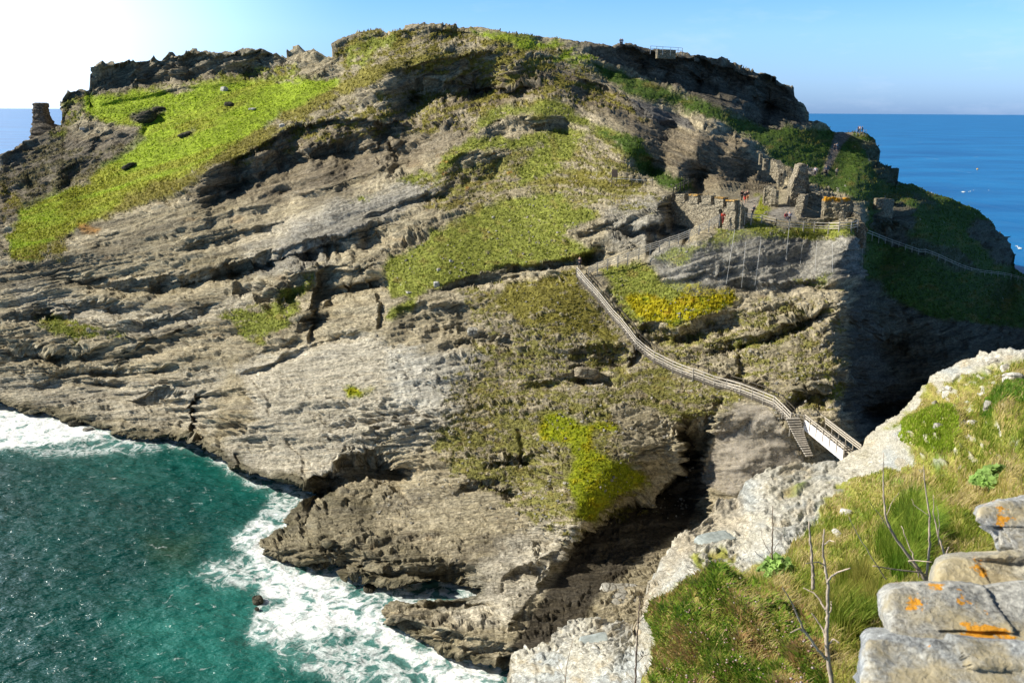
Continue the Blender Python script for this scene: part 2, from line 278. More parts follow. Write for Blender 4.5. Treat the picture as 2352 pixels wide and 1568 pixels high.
def bedding(U, V):
    A = 0.10 + 0.26 * sm(1100, 350, V)
    hump = -np.sqrt((U - 1240) ** 2 + 90 ** 2)
    lowright = sm(1180, 1500, U) * sm(380, 520, V)
    k = hump * (1 - lowright) + lowright * (U - 1330) * 0.7
    return V + A * k
def sheet_uv(uu, top, bot, t, wdt=45, dec=55):
    k = np.exp(-0.5 * ((uu[:, None] - uu[None, :]) / wdt) ** 2); ts = k @ top / k.sum(1)
    U = np.repeat(uu[:, None], len(t), 1); B = ts[:, None] + (bot - ts)[:, None] * t[None, :]
    e = (top - ts)[:, None]; s_ = np.maximum(dec, 1.6 * np.abs(e))
    return U, B + e * np.exp(-(B - ts[:, None]) / s_)
def build_island():
    nu, nv = 1480, 780
    uu = np.linspace(-190, 2700, nu); t = np.linspace(0, 1, nv)
    tp = np.array(TOP, float); top = np.interp(uu, tp[:, 0], tp[:, 1])
    jag = 5.0 * vn(uu / 9, 0.3, 0.5, 5) + 3.0 * vn(uu / 4, 0.1, 0.2, 6)
    top = top + jag * np.where(uu < 1080, 0.42, 0.4) * np.where((uu > 1080) & (uu < 1480), 0.35, 1)
    bt = np.array(BOT, float); bot = np.interp(uu, bt[:, 0], bt[:, 1])
    U, V = sheet_uv(uu, top, bot, t)
    w1 = fbm(U / 60, V / 40, 0.0, 4, 3); w2 = fbm(U / 22, V / 14, 4.2, 3, 9)
    w3 = fbm(U / 34, V / 60, 3.1, 3, 17)
    Y = rbf(CP, U, V)
    for pts, h, d, L in BANDS: Y = Y + band(pts, h, d * (1.25 if pts[-1][0] - pts[0][0] > 230 else .75) * (.75 + .6 * w3), L, U, V, w1 * 0.8 + w2 * 0.5)
    for pts, d, wd, sg in CLEFTS: Y = Y + cleft(pts, d, wd, U, V, w1 + 0.6 * w2, sgn=sg)
    # sea
    sd_ = sdist(SHORE, U, V) + 7 * w2
    Yw = yw(U, V)
    lim = Yw * (1 - 0.012 - 0.0009 * np.clip(sd_, 0, 60))
    near = (sd_ < 400) | ((V > 1050) & (U < 1700))
    Y = np.where((sd_ > 0) & near, np.minimum(Y, lim), Y)
    Y = np.where(sd_ <= 0, np.maximum(Y, Yw * (1 + 0.015 + 0.001 * np.clip(-sd_, 0, 60))), Y)
    # low-lying ground far right and the gully never sinks under the sea inside the shore
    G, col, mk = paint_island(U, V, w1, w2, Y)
    S = bedding(U, V); rock = 1 - G
    Q = P(U, V, Y); N = normals(blur(Q, 14))
    px = Y / F
    wv = fbm(U / 170, S / 60, Y / 30, 4, 21)
    lay = 0
    for per, am, sd0 in ((88, 1.5, 29), (40, 1.1, 31), (17, 0.66, 41), (8, 0.36, 51)):
        q = S / per + 1.1 * fbm(U / (per * 7), S / (per * 2), Y / 25, 4, sd0)
        fr = q - np.floor(q)
        saw = np.where(fr < 0.86, fr / 0.86, (1 - fr) / 0.14)
        lv = 0.5 + 0.5 * vn(np.floor(q) * 3.7, U / (per * 5), 0.5, sd0 + 1)
        lay = lay + am * (saw - 0.5) * (0.2 + 0.9 * lv) * (0.25 + 1.35 * sm(-.3, .35, fbm(U / (per * 4 + 40), S / (per * 2), 0.7, 3, sd0 + 5)))
    blk = fbm(U / 75, S / 42, Y / 20, 5, 61, 0.55)
    ver = np.abs(fbm(U / 26, S / 70, Y / 16, 3, 65)); crack = -sm(0.07, 0.0, ver)
    cw = 1.6 * fbm(U / 60, S / 30, Y / 20, 3, 201); cw2 = 1.2 * fbm(U / 25, S / 14, Y / 10, 3, 205)
    blocks = 1.0 * cell(U / 95 + cw, S / 30 + cw2, 209) + .62 * cell(U / 48 + cw, S / 15 + cw2, 211) + .26 * cell(U / 22 + cw2, S / 7.5 + 1.5 * cw, 213) + .08 * cell(U / 10 - cw, S / 4 + cw2, 215)
    blocks = blocks * (.45 + .9 * sm(-.3, .4, fbm(U / 130, V / 90, .5, 3, 217)))
    fine = fbm(U / 16, S / 3.6, Y / 9, 3, 71, 0.6)
    rk = 1 - 0.75 * mk['smooth']
    fac = px / 0.055
    dr = rock * rk * (lay * (0.85 + 0.3 * wv) * fac ** 0.55 + crack * 0.15 + blocks * .85 * fac ** .5 + fine * 0.14 * fac ** .6) + (rock * rk * 0.8 + 0.2) * blk * 1.0 * fac ** 0.5
    gr = G * (0.20 * fbm(U / 30, V / 12, 1.1, 4, 80, .6) + 0.09 * fbm(U / 5, V / 3, 1.1, 3, 81) + 0.05 * vn(U / 2.6, V / 2.2, 1.1, 83)) * fac ** 0.6
    sea = sm(-6, 8, sd_)
    dmp = np.ones_like(Y)
    for (cx, cy, rx, ry) in ((1730, 470, 130, 34), (1870, 500, 110, 30), (1925, 350, 30, 60)):
        dmp *= 1 - 0.85 * np.exp(-(((U - cx) / rx) ** 4 + ((V - cy) / ry) ** 4))
    for pl in ([(1500,450),(1530,440),(1700,445),(1990,470),(1990,540),(1900,535),(1750,525),(1690,520),(1640,515),(1560,478)], [(1322,600),(1345,600),(1352,640),(1400,690),(1450,760),(1500,805),(1600,840),(1750,890),(1870,950),(1850,985),(1800,960),(1740,925),(1600,885),(1500,845),(1440,800),(1380,720),(1322,640)],
               [(1340,625),(1350,600),(1500,565),(1650,490),(1665,505),(1660,530),(1500,600),(1350,650)]):
        dmp = np.minimum(dmp, 1 - .92 * sm(-8, 6, sdist(pl, U, V)))
    flat_ = lerp(1.0, .38, sm(.35, .92, N[..., 2]))
    Q = Q + N * ((dr * flat_ + gr) * dmp * (0.25 + 0.75 * sea))[..., None]
    bed = np.stack([U * 0.05, S * 0.05, Y * 0.05], -1) * 20
    # the far side of the hill
    K = 7; back = []
    for k in range(K, 0, -1):
        dd = 4.0 * k * (1 + 0.35 * k)
        b = Q[:, 0] + np.stack([Q[:, 0, 0] * dd / Q[:, 0, 1], np.full(nu, dd), np.full(nu, -dd * 0.22 * k ** 0.5)], -1)
        b[:, 2] += 1.2 * vn(uu / 20, k * 1.3, 0.4, 91) * min(1, k / 3) - 0.6
        back.append(b)
    back = np.stack(back, 1)
    Q = np.concatenate([back, Q], 1); col = np.concatenate([np.repeat(col[:, :1], K, 1), col], 1); bed = np.concatenate([np.repeat(bed[:, :1], K, 1), bed], 1); rka = np.concatenate([np.repeat(rock[:, :1], K, 1), rock], 1)
    global HG; HG = (U, V, Q[:, K:], G, col[:, K:], K)
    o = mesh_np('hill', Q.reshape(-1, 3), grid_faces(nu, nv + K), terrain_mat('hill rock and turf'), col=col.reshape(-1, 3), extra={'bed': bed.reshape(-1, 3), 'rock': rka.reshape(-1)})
    return tag(o, kind='structure')
GRASS = [ ([(1040,640),(1320,640),(1500,760),(1940,660),(1960,900),(1900,960),(1650,890),(1500,860),(1280,900),(1060,1000),(1000,900),(1100,780)],.44,'mixed'),
([(960,400),(1180,340),(1400,300),(1500,420),(1540,470),(1400,480),(1100,470),(980,480)],.55,'mixed'),([(780,100),(900,60),(1140,70),(1300,100),(1380,180),(1500,270),(1300,260),(1100,180),(900,180),(780,215)],.5,'dry'),
([(150,230),(210,220),(660,150),(700,190),(560,200),(330,215),(200,235),(190,265),(150,300),(130,330)],.6,'olive'),([(60,340),(180,330),(330,330),(240,420),(120,440),(20,500),(0,560),(0,400)],.55,'dry'),([(1000,1000),(1100,950),(1500,1180),(1300,1240),(1100,1130)],.45,'mixed'),
([(500,330),(800,230),(1000,190),(1200,150),(1400,210),(1300,260),(1000,300),(700,330),(520,390)],.42,'dry'),([(600,200),(780,195),(760,250),(640,300)],.7,'dry'),
 # outline, strength, colour key
([(640,188),(770,177),(782,195),(720,240),(650,262),(560,330),(470,385),(430,412),(330,462),(220,500),(130,552),(80,592),(30,592),(10,540),(60,470),(130,432),(200,415),(240,372),(310,330),(330,290),(240,285),(190,262),(200,225),(330,212),(450,200),(560,192)],1,'lime'),
([(1081,66),(1175,81),(1307,98),(1260,120),(1165,100),(1084,84)],.9,'lime'),([(814,108),(905,81),(909,93),(861,120),(797,160)],.8,'olive'),
([(838,162),(973,125),(1125,111),(1138,117),(1023,131),(922,152),(875,180),(780,212),(686,262),(600,330),(480,390),(420,440),(320,470),(240,500),(300,450),(430,400),(560,320),(686,246)],1,'dry'),
([(1095,300),(1125,252),(1233,233),(1285,233),(1335,268),(1400,292),(1470,325),(1470,345),(1400,318),(1335,290),(1250,262),(1170,266),(1120,290)],.9,'olive'),
([(1037,337),(1091,317),(1165,317),(1239,300),(1327,297),(1347,304),(1337,320),(1310,368),(1280,395),(1212,425),(1190,440),(1190,400),(1230,350),(1240,330),(1150,345),(1100,345),(1050,370),(1020,400),(1000,420),(1010,380)],.9,'olive'),
([(800,459),(875,432),(976,395),(990,405),(902,422),(848,462),(807,469)],.8,'olive'),
([(890,600),(960,560),(1000,530),(1060,500),(1130,470),(1200,450),(1290,440),(1310,470),(1380,480),(1380,500),(1300,520),(1290,545),(1370,570),(1360,592),(1250,600),(1150,620),(1080,640),(1000,662),(940,682),(895,690),(890,640)],.95,'olive'),
([(1210,420),(1330,385),(1400,395),(1500,425),(1490,440),(1400,440),(1300,430),(1200,440)],.7,'dry'),([(885,730),(900,705),(950,690),(945,705),(900,735)],.9,'olive'),
([(1180,640),(1320,628),(1360,700),(1420,780),(1300,765),(1240,745),(1180,720),(1120,700)],.85,'dry'),
([(1060,950),(1100,880),(1180,780),(1240,745),(1300,755),(1260,800),(1200,870),(1250,900),(1400,880),(1470,830),(1560,860),(1650,890),(1690,910),(1640,955),(1560,960),(1480,930),(1400,940),(1440,980),(1400,1020),(1500,1090),(1490,1120),(1430,1170),(1350,1205),(1250,1190),(1150,1110),(1050,1090),(1040,1050),(1000,1030)],.62,'mixed'),
([(1380,620),(1470,600),(1500,610),(1520,640),(1600,660),(1580,700),(1470,745),(1420,700)],.95,'olive'),([(1500,592),(1560,572),(1660,532),(1685,545),(1640,562),(1560,604)],.85,'olive'),
([(1440,682),(1500,675),(1540,692),(1580,660),(1690,660),(1700,690),(1650,712),(1560,742),(1490,742),(1450,712)],1,'yellow'),
([(1240,960),(1290,945),(1330,970),(1420,970),(1430,985),(1370,990),(1360,1020),(1420,1060),(1480,1090),(1502,1112),(1440,1122),(1400,1160),(1360,1202),(1330,1180),(1310,1100),(1320,1050),(1300,1020),(1240,1012)],1,'ylime'),
([(790,892),(810,885),(830,896),(860,893),(830,910),(795,920)],1,'ylime'),([(500,722),(620,690),(720,635),(722,660),(680,700),(660,762),(600,782),(540,762)],.85,'olive'),
([(80,730),(160,735),(250,750),(290,772),(200,778),(120,762)],.75,'olive'),([(1690,780),(1800,785),(1790,810),(1700,805)],.8,'olive'),([(1870,880),(1900,860),(1940,900),(1920,920)],.6,'olive'),
([(1690,515),(1760,520),(1980,522),(1985,540),(1860,560),(1740,548),(1690,535)],.85,'olive'),([(1820,640),(1900,640),(1890,665),(1830,660)],.7,'olive'),
([(1740,455),(1790,452),(1760,500),(1735,512),(1725,490)],1,'lime'),([(1860,400),(1960,412),(2060,442),(2110,475),(2060,480),(1960,440),(1880,432)],1,'olive'),
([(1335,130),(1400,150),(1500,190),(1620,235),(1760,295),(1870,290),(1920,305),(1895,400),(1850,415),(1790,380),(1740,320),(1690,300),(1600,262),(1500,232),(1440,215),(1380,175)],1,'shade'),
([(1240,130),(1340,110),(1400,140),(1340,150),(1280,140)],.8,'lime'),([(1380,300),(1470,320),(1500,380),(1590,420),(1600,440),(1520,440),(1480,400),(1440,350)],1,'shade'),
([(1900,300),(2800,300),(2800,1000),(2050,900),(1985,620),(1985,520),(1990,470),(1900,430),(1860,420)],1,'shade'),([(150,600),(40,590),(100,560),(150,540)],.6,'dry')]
ROCKS = [([(1960,315),(2010,320),(2060,400),(2060,425),(2000,400),(1990,350)],.7),([(2240,500),(2285,520),(2330,560),(2335,620),(2290,600),(2230,540)],.9),([(2100,450),(2180,465),(2150,480),(2110,470)],.6),
([(2010,470),(2100,470),(2110,530),(2060,560),(2000,520)],.9),([(2080,540),(2200,570),(2260,640),(2180,620),(2100,580)],.6),([(1985,640),(2060,680),(2130,720),(2352,760),(2440,1000),(2000,1100),(1940,900),(1950,760)],.9),
([(230,320),(310,300),(325,320),(300,350),(230,390),(150,440),(60,470),(0,420),(0,360),(60,330),(140,320)],.65),([(300,265),(350,245),(380,255),(350,285),(310,280)],.9),([(400,300),(450,298),(430,320)],.6),([(280,380),(330,370),(290,392)],.7)]
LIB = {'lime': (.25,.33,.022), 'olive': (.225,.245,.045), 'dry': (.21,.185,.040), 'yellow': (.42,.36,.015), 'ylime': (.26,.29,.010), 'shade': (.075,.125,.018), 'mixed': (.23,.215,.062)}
def paint_island(U, V, w1, w2, Y_=100.0):
    G = np.zeros(U.shape); S = bedding(U, V)
    wn = w1 + 0.7 * w2; wf = fbm(U / 7, V / 5, 0.5, 3, 101)
    # rock
    n1 = fbm(U / 120, S / 26, 1.3, 5, 111)[..., None]; n2 = fbm(U / 40, S / 5, 3.3, 4, 121)[..., None]
    col = np.array([.415, .355, .235]) + n1 * np.array([.15, .13, .10]) + n2 * np.array([.10, .095, .08])
    slate = sm(.08, .38, fbm(U / 190, S / 20, 4.3, 5, 113))[..., None] * sm(1500, 1300, U)[..., None]; col = lerp(col, np.array([.175, .15, .105]) + .05 * n2, slate * .7)
    rust = sm(.35, .6, fbm(U / 50, V / 22, 7.7, 4, 131))[..., None]
    col = lerp(col, np.array([.32, .20, .09]), rust * .35)
    pale = region([(540,840),(640,800),(700,790),(860,770),(900,800),(1010,800),(1130,810),(1080,900),(1060,960),(960,1040),(900,1020),(850,1010),(740,1110),(560,1080),(490,1030),(600,960)], U, V, 18, 30, wn)
    pale = np.maximum(pale, .8 * region([(560,560),(700,480),(860,440),(1000,400),(1010,430),(850,480),(700,550),(560,600)], U, V, 18, 20, wn))
    pale = np.maximum(pale, .9 * region([(1110,1290),(1250,1180),(1330,1230),(1270,1330),(1170,1440),(1060,1440),(1000,1400)], U, V, 14, 20, wn))
    pale = np.maximum(pale, .7 * region([(40,650),(200,680),(450,720),(600,640),(560,720),(300,780),(60,730)], U, V, 20, 24, wn))
    pale = np.maximum(pale, .7 * region([(0,860),(300,880),(520,840),(480,1000),(250,960),(0,900)], U, V, 20, 24, wn))
    wht = region([(890,800),(960,800),(1060,840),(1010,940),(960,960),(900,930)], U, V, 14, 24, wn)
    col = lerp(col, np.array([.58, .53, .425]) + .12 * n2, pale[..., None] * .65)
    col = lerp(col, np.array([.64, .61, .52]) + .12 * n2, wht[..., None] * .6)
    gy = region([(1490,560),(1600,560),(1700,520),(1900,530),(1985,540),(1980,640),(1860,650),(1700,660),(1560,660),(1490,620)], U, V, 10, 10, wn)
    gy = np.maximum(gy, .8 * region([(640,560),(700,500),(900,420),(1000,440),(820,540),(700,620),(560,640)], U, V, 20, 20, wn))
    gy = np.maximum(gy, .8 * region([(1380,480),(1500,440),(1560,500),(1560,570),(1400,570)], U, V, 20, 20, wn))
    col = lerp(col, np.array([.30, .29, .26]) + .06 * n2, gy[..., None] * .75)
    brown = region([(1060,180),(1300,150),(1420,220),(1560,290),(1700,320),(1790,440),(1600,445),(1480,330),(1300,220),(1000,260)], U, V, 20, 20, wn)
    brown = np.maximum(brown, .8 * region([(430,440),(560,340),(760,270),(1000,250),(1100,320),(900,390),(700,460),(480,480)], U, V, 20, 20, wn))
    brown = np.maximum(brown, region([(-60,340),(60,325),(200,300),(330,300),(320,350),(230,400),(120,440),(20,520),(-60,600)], U, V, 14, 20, wn))
    brown = np.maximum(brown, .7 * region([(1500,1130),(1620,1100),(1610,1200),(1480,1300),(1430,1200)], U, V, 10, 10, wn))
    col = lerp(col, np.array([.16, .125, .085]) + .05 * n2, brown[..., None] * .7)  # brown rock, taken darker to carry the shadow on the cliff behind the castle
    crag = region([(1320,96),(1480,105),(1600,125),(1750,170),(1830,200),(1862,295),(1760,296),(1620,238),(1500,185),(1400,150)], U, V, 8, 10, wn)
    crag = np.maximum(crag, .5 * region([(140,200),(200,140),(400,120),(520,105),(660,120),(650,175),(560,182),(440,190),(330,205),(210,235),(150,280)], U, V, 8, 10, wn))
    col = lerp(col, np.array([.115, .10, .08]) * (1 + .8 * n2), crag[..., None] * .85)  # shade of the steep crag faces put into their rock colour
    flank_shade = region([(1995,545),(2010,620),(2100,700),(2440,900),(2050,1010),(1965,1010),(1938,900),(1940,800),(1962,700),(1975,640),(1984,560)], U, V, 10, 8, wn)
    flank_shade = np.maximum(flank_shade, region([(1562,950),(1640,1110),(1570,1220),(1470,1285),(1400,1350),(1340,1430),(1230,1500),(1160,1550),(1140,1540),(1200,1440),(1275,1330),(1335,1235),(1500,1135),(1562,1080)], U, V, 8, 8, wn))
    col = lerp(col, np.array([.055, .045, .032]) + .02 * n2, flank_shade[..., None] * .92)  # near-black tone paints the shade of the right flank and gully into the rock
    jl = np.abs(fbm(U / 60, S / 7.5, Y_ / 30, 4, 221)); jl2 = np.abs(fbm(U / 22, S / 60, Y_ / 30, 3, 223))
    col = col * (1 - .55 * sm(.045, .0, jl) * sm(-.2, .2, w1) - .45 * sm(.02, .0, jl2))[..., None]
    wet = sm(34, 0, sdist(SHORE, U, V) + 22 * wn)
    wet = np.maximum(wet, .55 * region([(600,1230),(660,1160),(740,1135),(860,1140),(870,1220),(1000,1270),(1110,1320),(1110,1360),(780,1340),(600,1290)], U, V, 12, 14, wn))
    col = lerp(col, np.array([.085, .078, .045]) + .03 * n2, wet[..., None] * .8)
    net = region([(1615,1110),(1640,1000),(1680,920),(1760,935),(1800,980),(1850,1060),(1740,1090),(1690,1140)], U, V, 8, 6, wn)
    col = lerp(col, np.array([.37, .325, .25]) + .12 * n2 + .08 * n1, net[..., None])
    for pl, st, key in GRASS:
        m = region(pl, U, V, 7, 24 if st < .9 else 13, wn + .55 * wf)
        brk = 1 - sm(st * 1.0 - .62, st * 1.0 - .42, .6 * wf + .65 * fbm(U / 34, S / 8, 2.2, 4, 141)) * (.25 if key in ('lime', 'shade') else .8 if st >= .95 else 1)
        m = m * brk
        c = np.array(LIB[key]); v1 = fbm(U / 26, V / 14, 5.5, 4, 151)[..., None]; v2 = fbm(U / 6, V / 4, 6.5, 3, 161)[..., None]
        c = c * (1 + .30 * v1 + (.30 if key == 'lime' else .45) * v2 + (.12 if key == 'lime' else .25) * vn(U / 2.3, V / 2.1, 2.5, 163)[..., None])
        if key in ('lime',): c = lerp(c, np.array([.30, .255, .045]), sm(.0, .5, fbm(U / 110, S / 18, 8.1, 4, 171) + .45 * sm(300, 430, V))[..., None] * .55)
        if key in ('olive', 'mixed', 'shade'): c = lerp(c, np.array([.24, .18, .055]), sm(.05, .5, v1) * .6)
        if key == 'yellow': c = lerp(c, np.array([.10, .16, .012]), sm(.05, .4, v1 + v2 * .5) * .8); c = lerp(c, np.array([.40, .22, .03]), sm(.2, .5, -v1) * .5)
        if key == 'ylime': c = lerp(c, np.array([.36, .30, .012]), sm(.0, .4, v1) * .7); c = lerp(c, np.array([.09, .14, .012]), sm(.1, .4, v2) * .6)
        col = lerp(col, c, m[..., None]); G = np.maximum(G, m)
    for pl, st in ROCKS:
        m = region(pl, U, V, 6, 14, wn) * st * sm(-.5, .1, wf + .6)
        c = np.array([.17, .15, .115]) * (1 + .5 * n2)
        col = lerp(col, c, m[..., None]); G = G * (1 - m)
    # paths, terrace
    for pl, c in (([(1688,480),(1700,462),(1745,452),(1742,470),(1725,500),(1700,505)], (.36,.32,.26)),([(1920,304),(1962,304),(1935,330),(1912,380),(1898,402),(1886,400),(1905,350)], (.24,.20,.16)),
                  ([(1760,490),(1800,470),(1842,478),(1850,508),(1790,505)], (.36,.33,.28)),([(1465,268),(1440,222),(1500,240),(1580,272),(1600,300),(1540,285)], (.16,.15,.135)),([(1848,385),(1880,388),(1872,402),(1850,400)], (.4,.35,.28))):
        m = region(pl, U, V, 3, 3, wn); col = lerp(col, np.array(c) * (1 + .25 * n2), m[..., None]); G = G * (1 - m)
    lich = sm(.42, .55, fbm(U / 16, S / 7, 9.9, 4, 181)) * region([(980,360),(1180,340),(1180,440),(960,440)], U, V, 20, 10, wn) + region([(180,515),(230,520),(220,535),(185,532)], U, V, 6, 6, wn)
    col = lerp(col, np.array([.42, .21, .05]), np.clip(lich, 0, 1)[..., None] * .75)
    specks = (vn(U / 2.6, V / 2.2, 3.3, 191) > .86) & (G > .5) & (U > 880) & (vn(U / 60, V / 40, .4, 193) > -.1)
    col = np.where(specks[..., None], np.array([.42, .40, .34]), col)
    return G, np.clip(col, .012, .75), {'smooth': np.maximum(.45 * net, .55 * region([(560,830),(700,800),(860,790),(880,880),(700,1000),(560,960)], U, V, 20, 10, wn))}
hill = build_island()
#@@SEA
def build_sea():
    # far water, one sheet from the shore to the horizon; the near bay carries real waves
    ring = [0, 40, 60, 70, 78, 86, 95, 105, 116, 130, 146, 165, 190, 220, 260, 320, 400, 520, 700, 1000, 1600, 3000, 6000, 12000, 30000, 90000]
    nu, nv = 620, 520
    uu = np.linspace(-160, 1330, nu); vv = np.linspace(900, 1680, nv)
    U, V = np.meshgrid(uu, vv, indexing='ij'); Y = yw(U, V); Q = P(U, V, Y)
    x, y = Q[..., 0], Q[..., 1]
    h = .32 * fbm(x / 9 + y / 30, y / 6 - x / 22, 0.0, 5, 301, .55) + .12 * fbm(x / 1.6, y / 1.1 + x / 5, 1, 3, 311)
    edge = sm(-160, -60, U) * sm(900, 905, V)
    Q[..., 2] = h * 1.0 * sm(-158, -120, U) * sm(1330, 1290, U) * sm(1678, 1650, V) * sm(900, 902, V)
    sdv = sdist(SHORE, U, V); w1 = fbm(U / 50, V / 30, 1.2, 4, 321)
    fo = sm(26, 0, -sdv + 16 * w1) * .62
    def add(pl, s, soft=26, wob=30): 
        nonlocal fo; fo = np.maximum(fo, s * region(pl, U, V, soft, wob, w1))
    add([(-160,905),(0,925),(60,945),(110,955),(180,972),(260,985),(250,1005),(180,1012),(90,1025),(0,1030),(-160,1040)], 1.0, 14, 10)
    add([(560,1240),(640,1220),(620,1290),(760,1310),(800,1340),(870,1380),(880,1440),(780,1470),(720,1430),(650,1500),(560,1460),(600,1380),(580,1300)], .82)
    add([(600,1380),(700,1350),(780,1400),(760,1460),(640,1470)], .95, 20)
    add([(800,1345),(1095,1350),(1090,1372),(890,1380),(860,1400)], .55, 14, 14)
    add([(860,1410),(900,1440),(960,1480),(1060,1515),(1150,1535),(1150,1600),(1050,1600),(900,1500),(840,1450)], .9, 12, 12)
    add([(700,1470),(880,1440),(1000,1500),(1150,1560),(1150,1640),(800,1600),(650,1520)], .5, 30, 40)
    add([(530,1220),(600,1190),(650,1200),(600,1250),(530,1260)], .75, 14, 18)
    add([(470,1290),(560,1270),(600,1300),(560,1350),(460,1330)], .52, 20, 26)
    add([(560,1090),(700,1130),(690,1160),(640,1200),(600,1180),(620,1130),(560,1110)], .5, 16, 18)
    add([(0,1030),(90,1026),(300,1005),(430,1018),(300,1040),(100,1050)], .45, 12, 10)
    pale = region([(300,1390),(560,1280),(760,1450),(900,1560),(600,1620),(350,1560),(260,1450)], U, V, 90, 60, w1) * .6 + .35 * sm(160, 0, -sdv + 40 * w1)
    deep = np.array([.001, .055, .045]); lt = np.array([.022, .19, .15])
    c = lerp(deep * np.ones(U.shape + (3,)), lt, np.clip(pale, 0, 1)[..., None])
    c = c * (1 + .35 * fbm(U / 60, V / 40, .7, 3, 331))[..., None]
    kelp = region([(340,1240),(450,1235),(440,1290),(350,1285)], U, V, 40, 20, w1) * .6
    c = lerp(c, np.array([.03, .07, .03]), kelp[..., None])
    halo = blur(fo, 14); c = lerp(c, np.array([.17, .33, .30]), np.clip(halo * .8, 0, 1)[..., None])
    verts = Q.reshape(-1, 3); faces = grid_faces(nu, nv)
    m, nt, b = newmat('sea water'); L = nt.links
    at = nd(nt, 'ShaderNodeAttribute', attribute_name='tint'); fa = nd(nt, 'ShaderNodeAttribute', attribute_name='foam'); tc = nd(nt, 'ShaderNodeTexCoord')
    geo = nd(nt, 'ShaderNodeNewGeometry')
    pos = geo.outputs['Position']
    wr = nd(nt, 'ShaderNodeTexNoise'); wr.inputs['Scale'].default_value = .35; wr.inputs['Detail'].default_value = 3; L.new(pos, wr.inputs['Vector'])
    ws = nd(nt, 'ShaderNodeVectorMath', operation='MULTIPLY_ADD'); L.new(wr.outputs['Color'], ws.inputs[0]); ws.inputs[1].default_value = (4.5, 4.5, 0); L.new(pos, ws.inputs[2])
    n1 = noise_node(nt, ws.outputs[0], .34, 8, .66)
    rg = nd(nt, 'ShaderNodeMath', operation='SUBTRACT'); L.new(n1, rg.inputs[0]); rg.inputs[1].default_value = .5
    ab = nd(nt, 'ShaderNodeMath', operation='ABSOLUTE'); L.new(rg.outputs[0], ab.inputs[0])
    # foam = where |n| is small, wider where foam attribute is high
    wdt = nd(nt, 'ShaderNodeMath', operation='MULTIPLY_ADD'); L.new(fa.outputs['Fac'], wdt.inputs[0]); wdt.inputs[1].default_value = .165; wdt.inputs[2].default_value = -.02
    sb = nd(nt, 'ShaderNodeMath', operation='SUBTRACT'); L.new(wdt.outputs[0], sb.inputs[0]); L.new(ab.outputs[0], sb.inputs[1])
    lace = ramp(nt, sb.outputs[0], 0, 1, -.016, .085)
    # whitecaps in the open bay
    wc = noise_node(nt, ws.outputs[0], .55, 9, .74, (1, 2.0, 1)); caps = ramp(nt, wc, 0, .9, .60, .74)
    mx = nd(nt, 'ShaderNodeMath', operation='MAXIMUM'); L.new(lace, mx.inputs[0]); L.new(caps, mx.inputs[1])
    cm = nd(nt, 'ShaderNodeMix', data_type='RGBA'); L.new(mx.outputs[0], cm.inputs['Factor']); L.new(at.outputs['Color'], cm.inputs['A']); cm.inputs['B'].default_value = (.86, .88, .86, 1)
    L.new(cm.outputs['Result'], b.inputs['Base Color'])
    L.new(ramp(nt, mx.outputs[0], .16, .8, 0, 1), b.inputs['Roughness'])
    b.inputs['IOR'].default_value = 1.33
    b1 = noise_node(nt, pos, .32, 5, .58, (1, 1.9, 1)); bp = nd(nt, 'ShaderNodeBump'); bp.inputs['Strength'].default_value = .8; bp.inputs['Distance'].default_value = 1.1
    L.new(b1, bp.inputs['Height']); L.new(bp.outputs[0], b.inputs['Normal'])
    o = mesh_np('sea', verts, faces, m, col=c.reshape(-1, 3), extra={'foam': fo.reshape(-1)})
    tag(o, kind='structure')
    # open ocean
    m2, nt, b = newmat('open sea'); L = nt.links; geo = nd(nt, 'ShaderNodeNewGeometry'); pos = geo.outputs['Position']
    n = noise_node(nt, pos, .05, 8, .6, (1, .35, 1)); n2 = noise_node(nt, pos, .012, 6, .6, (.5, 1.0, 1))
    cr = nd(nt, 'ShaderNodeMix', data_type='RGBA'); L.new(ramp(nt, n2, 0, 1), cr.inputs['Factor']); cr.inputs['A'].default_value = (.003, .11, .32, 1); cr.inputs['B'].default_value = (.010, .20, .48, 1)
    cp = nd(nt, 'ShaderNodeMix', data_type='RGBA'); L.new(ramp(nt, n, 0, .6, .66, .78), cp.inputs['Factor']); L.new(cr.outputs['Result'], cp.inputs['A']); cp.inputs['B'].default_value = (.7, .75, .75, 1)
    L.new(cp.outputs['Result'], b.inputs['Base Color']); b.inputs['Roughness'].default_value = .35; b.inputs['IOR'].default_value = 1.33; b.inputs['Specular IOR Level'].default_value = .3
    bp = nd(nt, 'ShaderNodeBump'); bp.inputs['Strength'].default_value = .6; bp.inputs['Distance'].default_value = 3; L.new(n, bp.inputs['Height']); L.new(bp.outputs[0], b.inputs['Normal'])
    a = np.linspace(-math.pi, math.pi, 97); rr = np.array([1, 30, 100, 200, 400, 1000, 3000, 10000, 30000, 100000], float)
    vt = np.array([[r * math.sin(t), r * math.cos(t), -.75] for t in a for r in rr])
    tag(mesh_np('ocean', vt, grid_faces(len(a), len(rr)), m2), kind='structure')
build_sea()
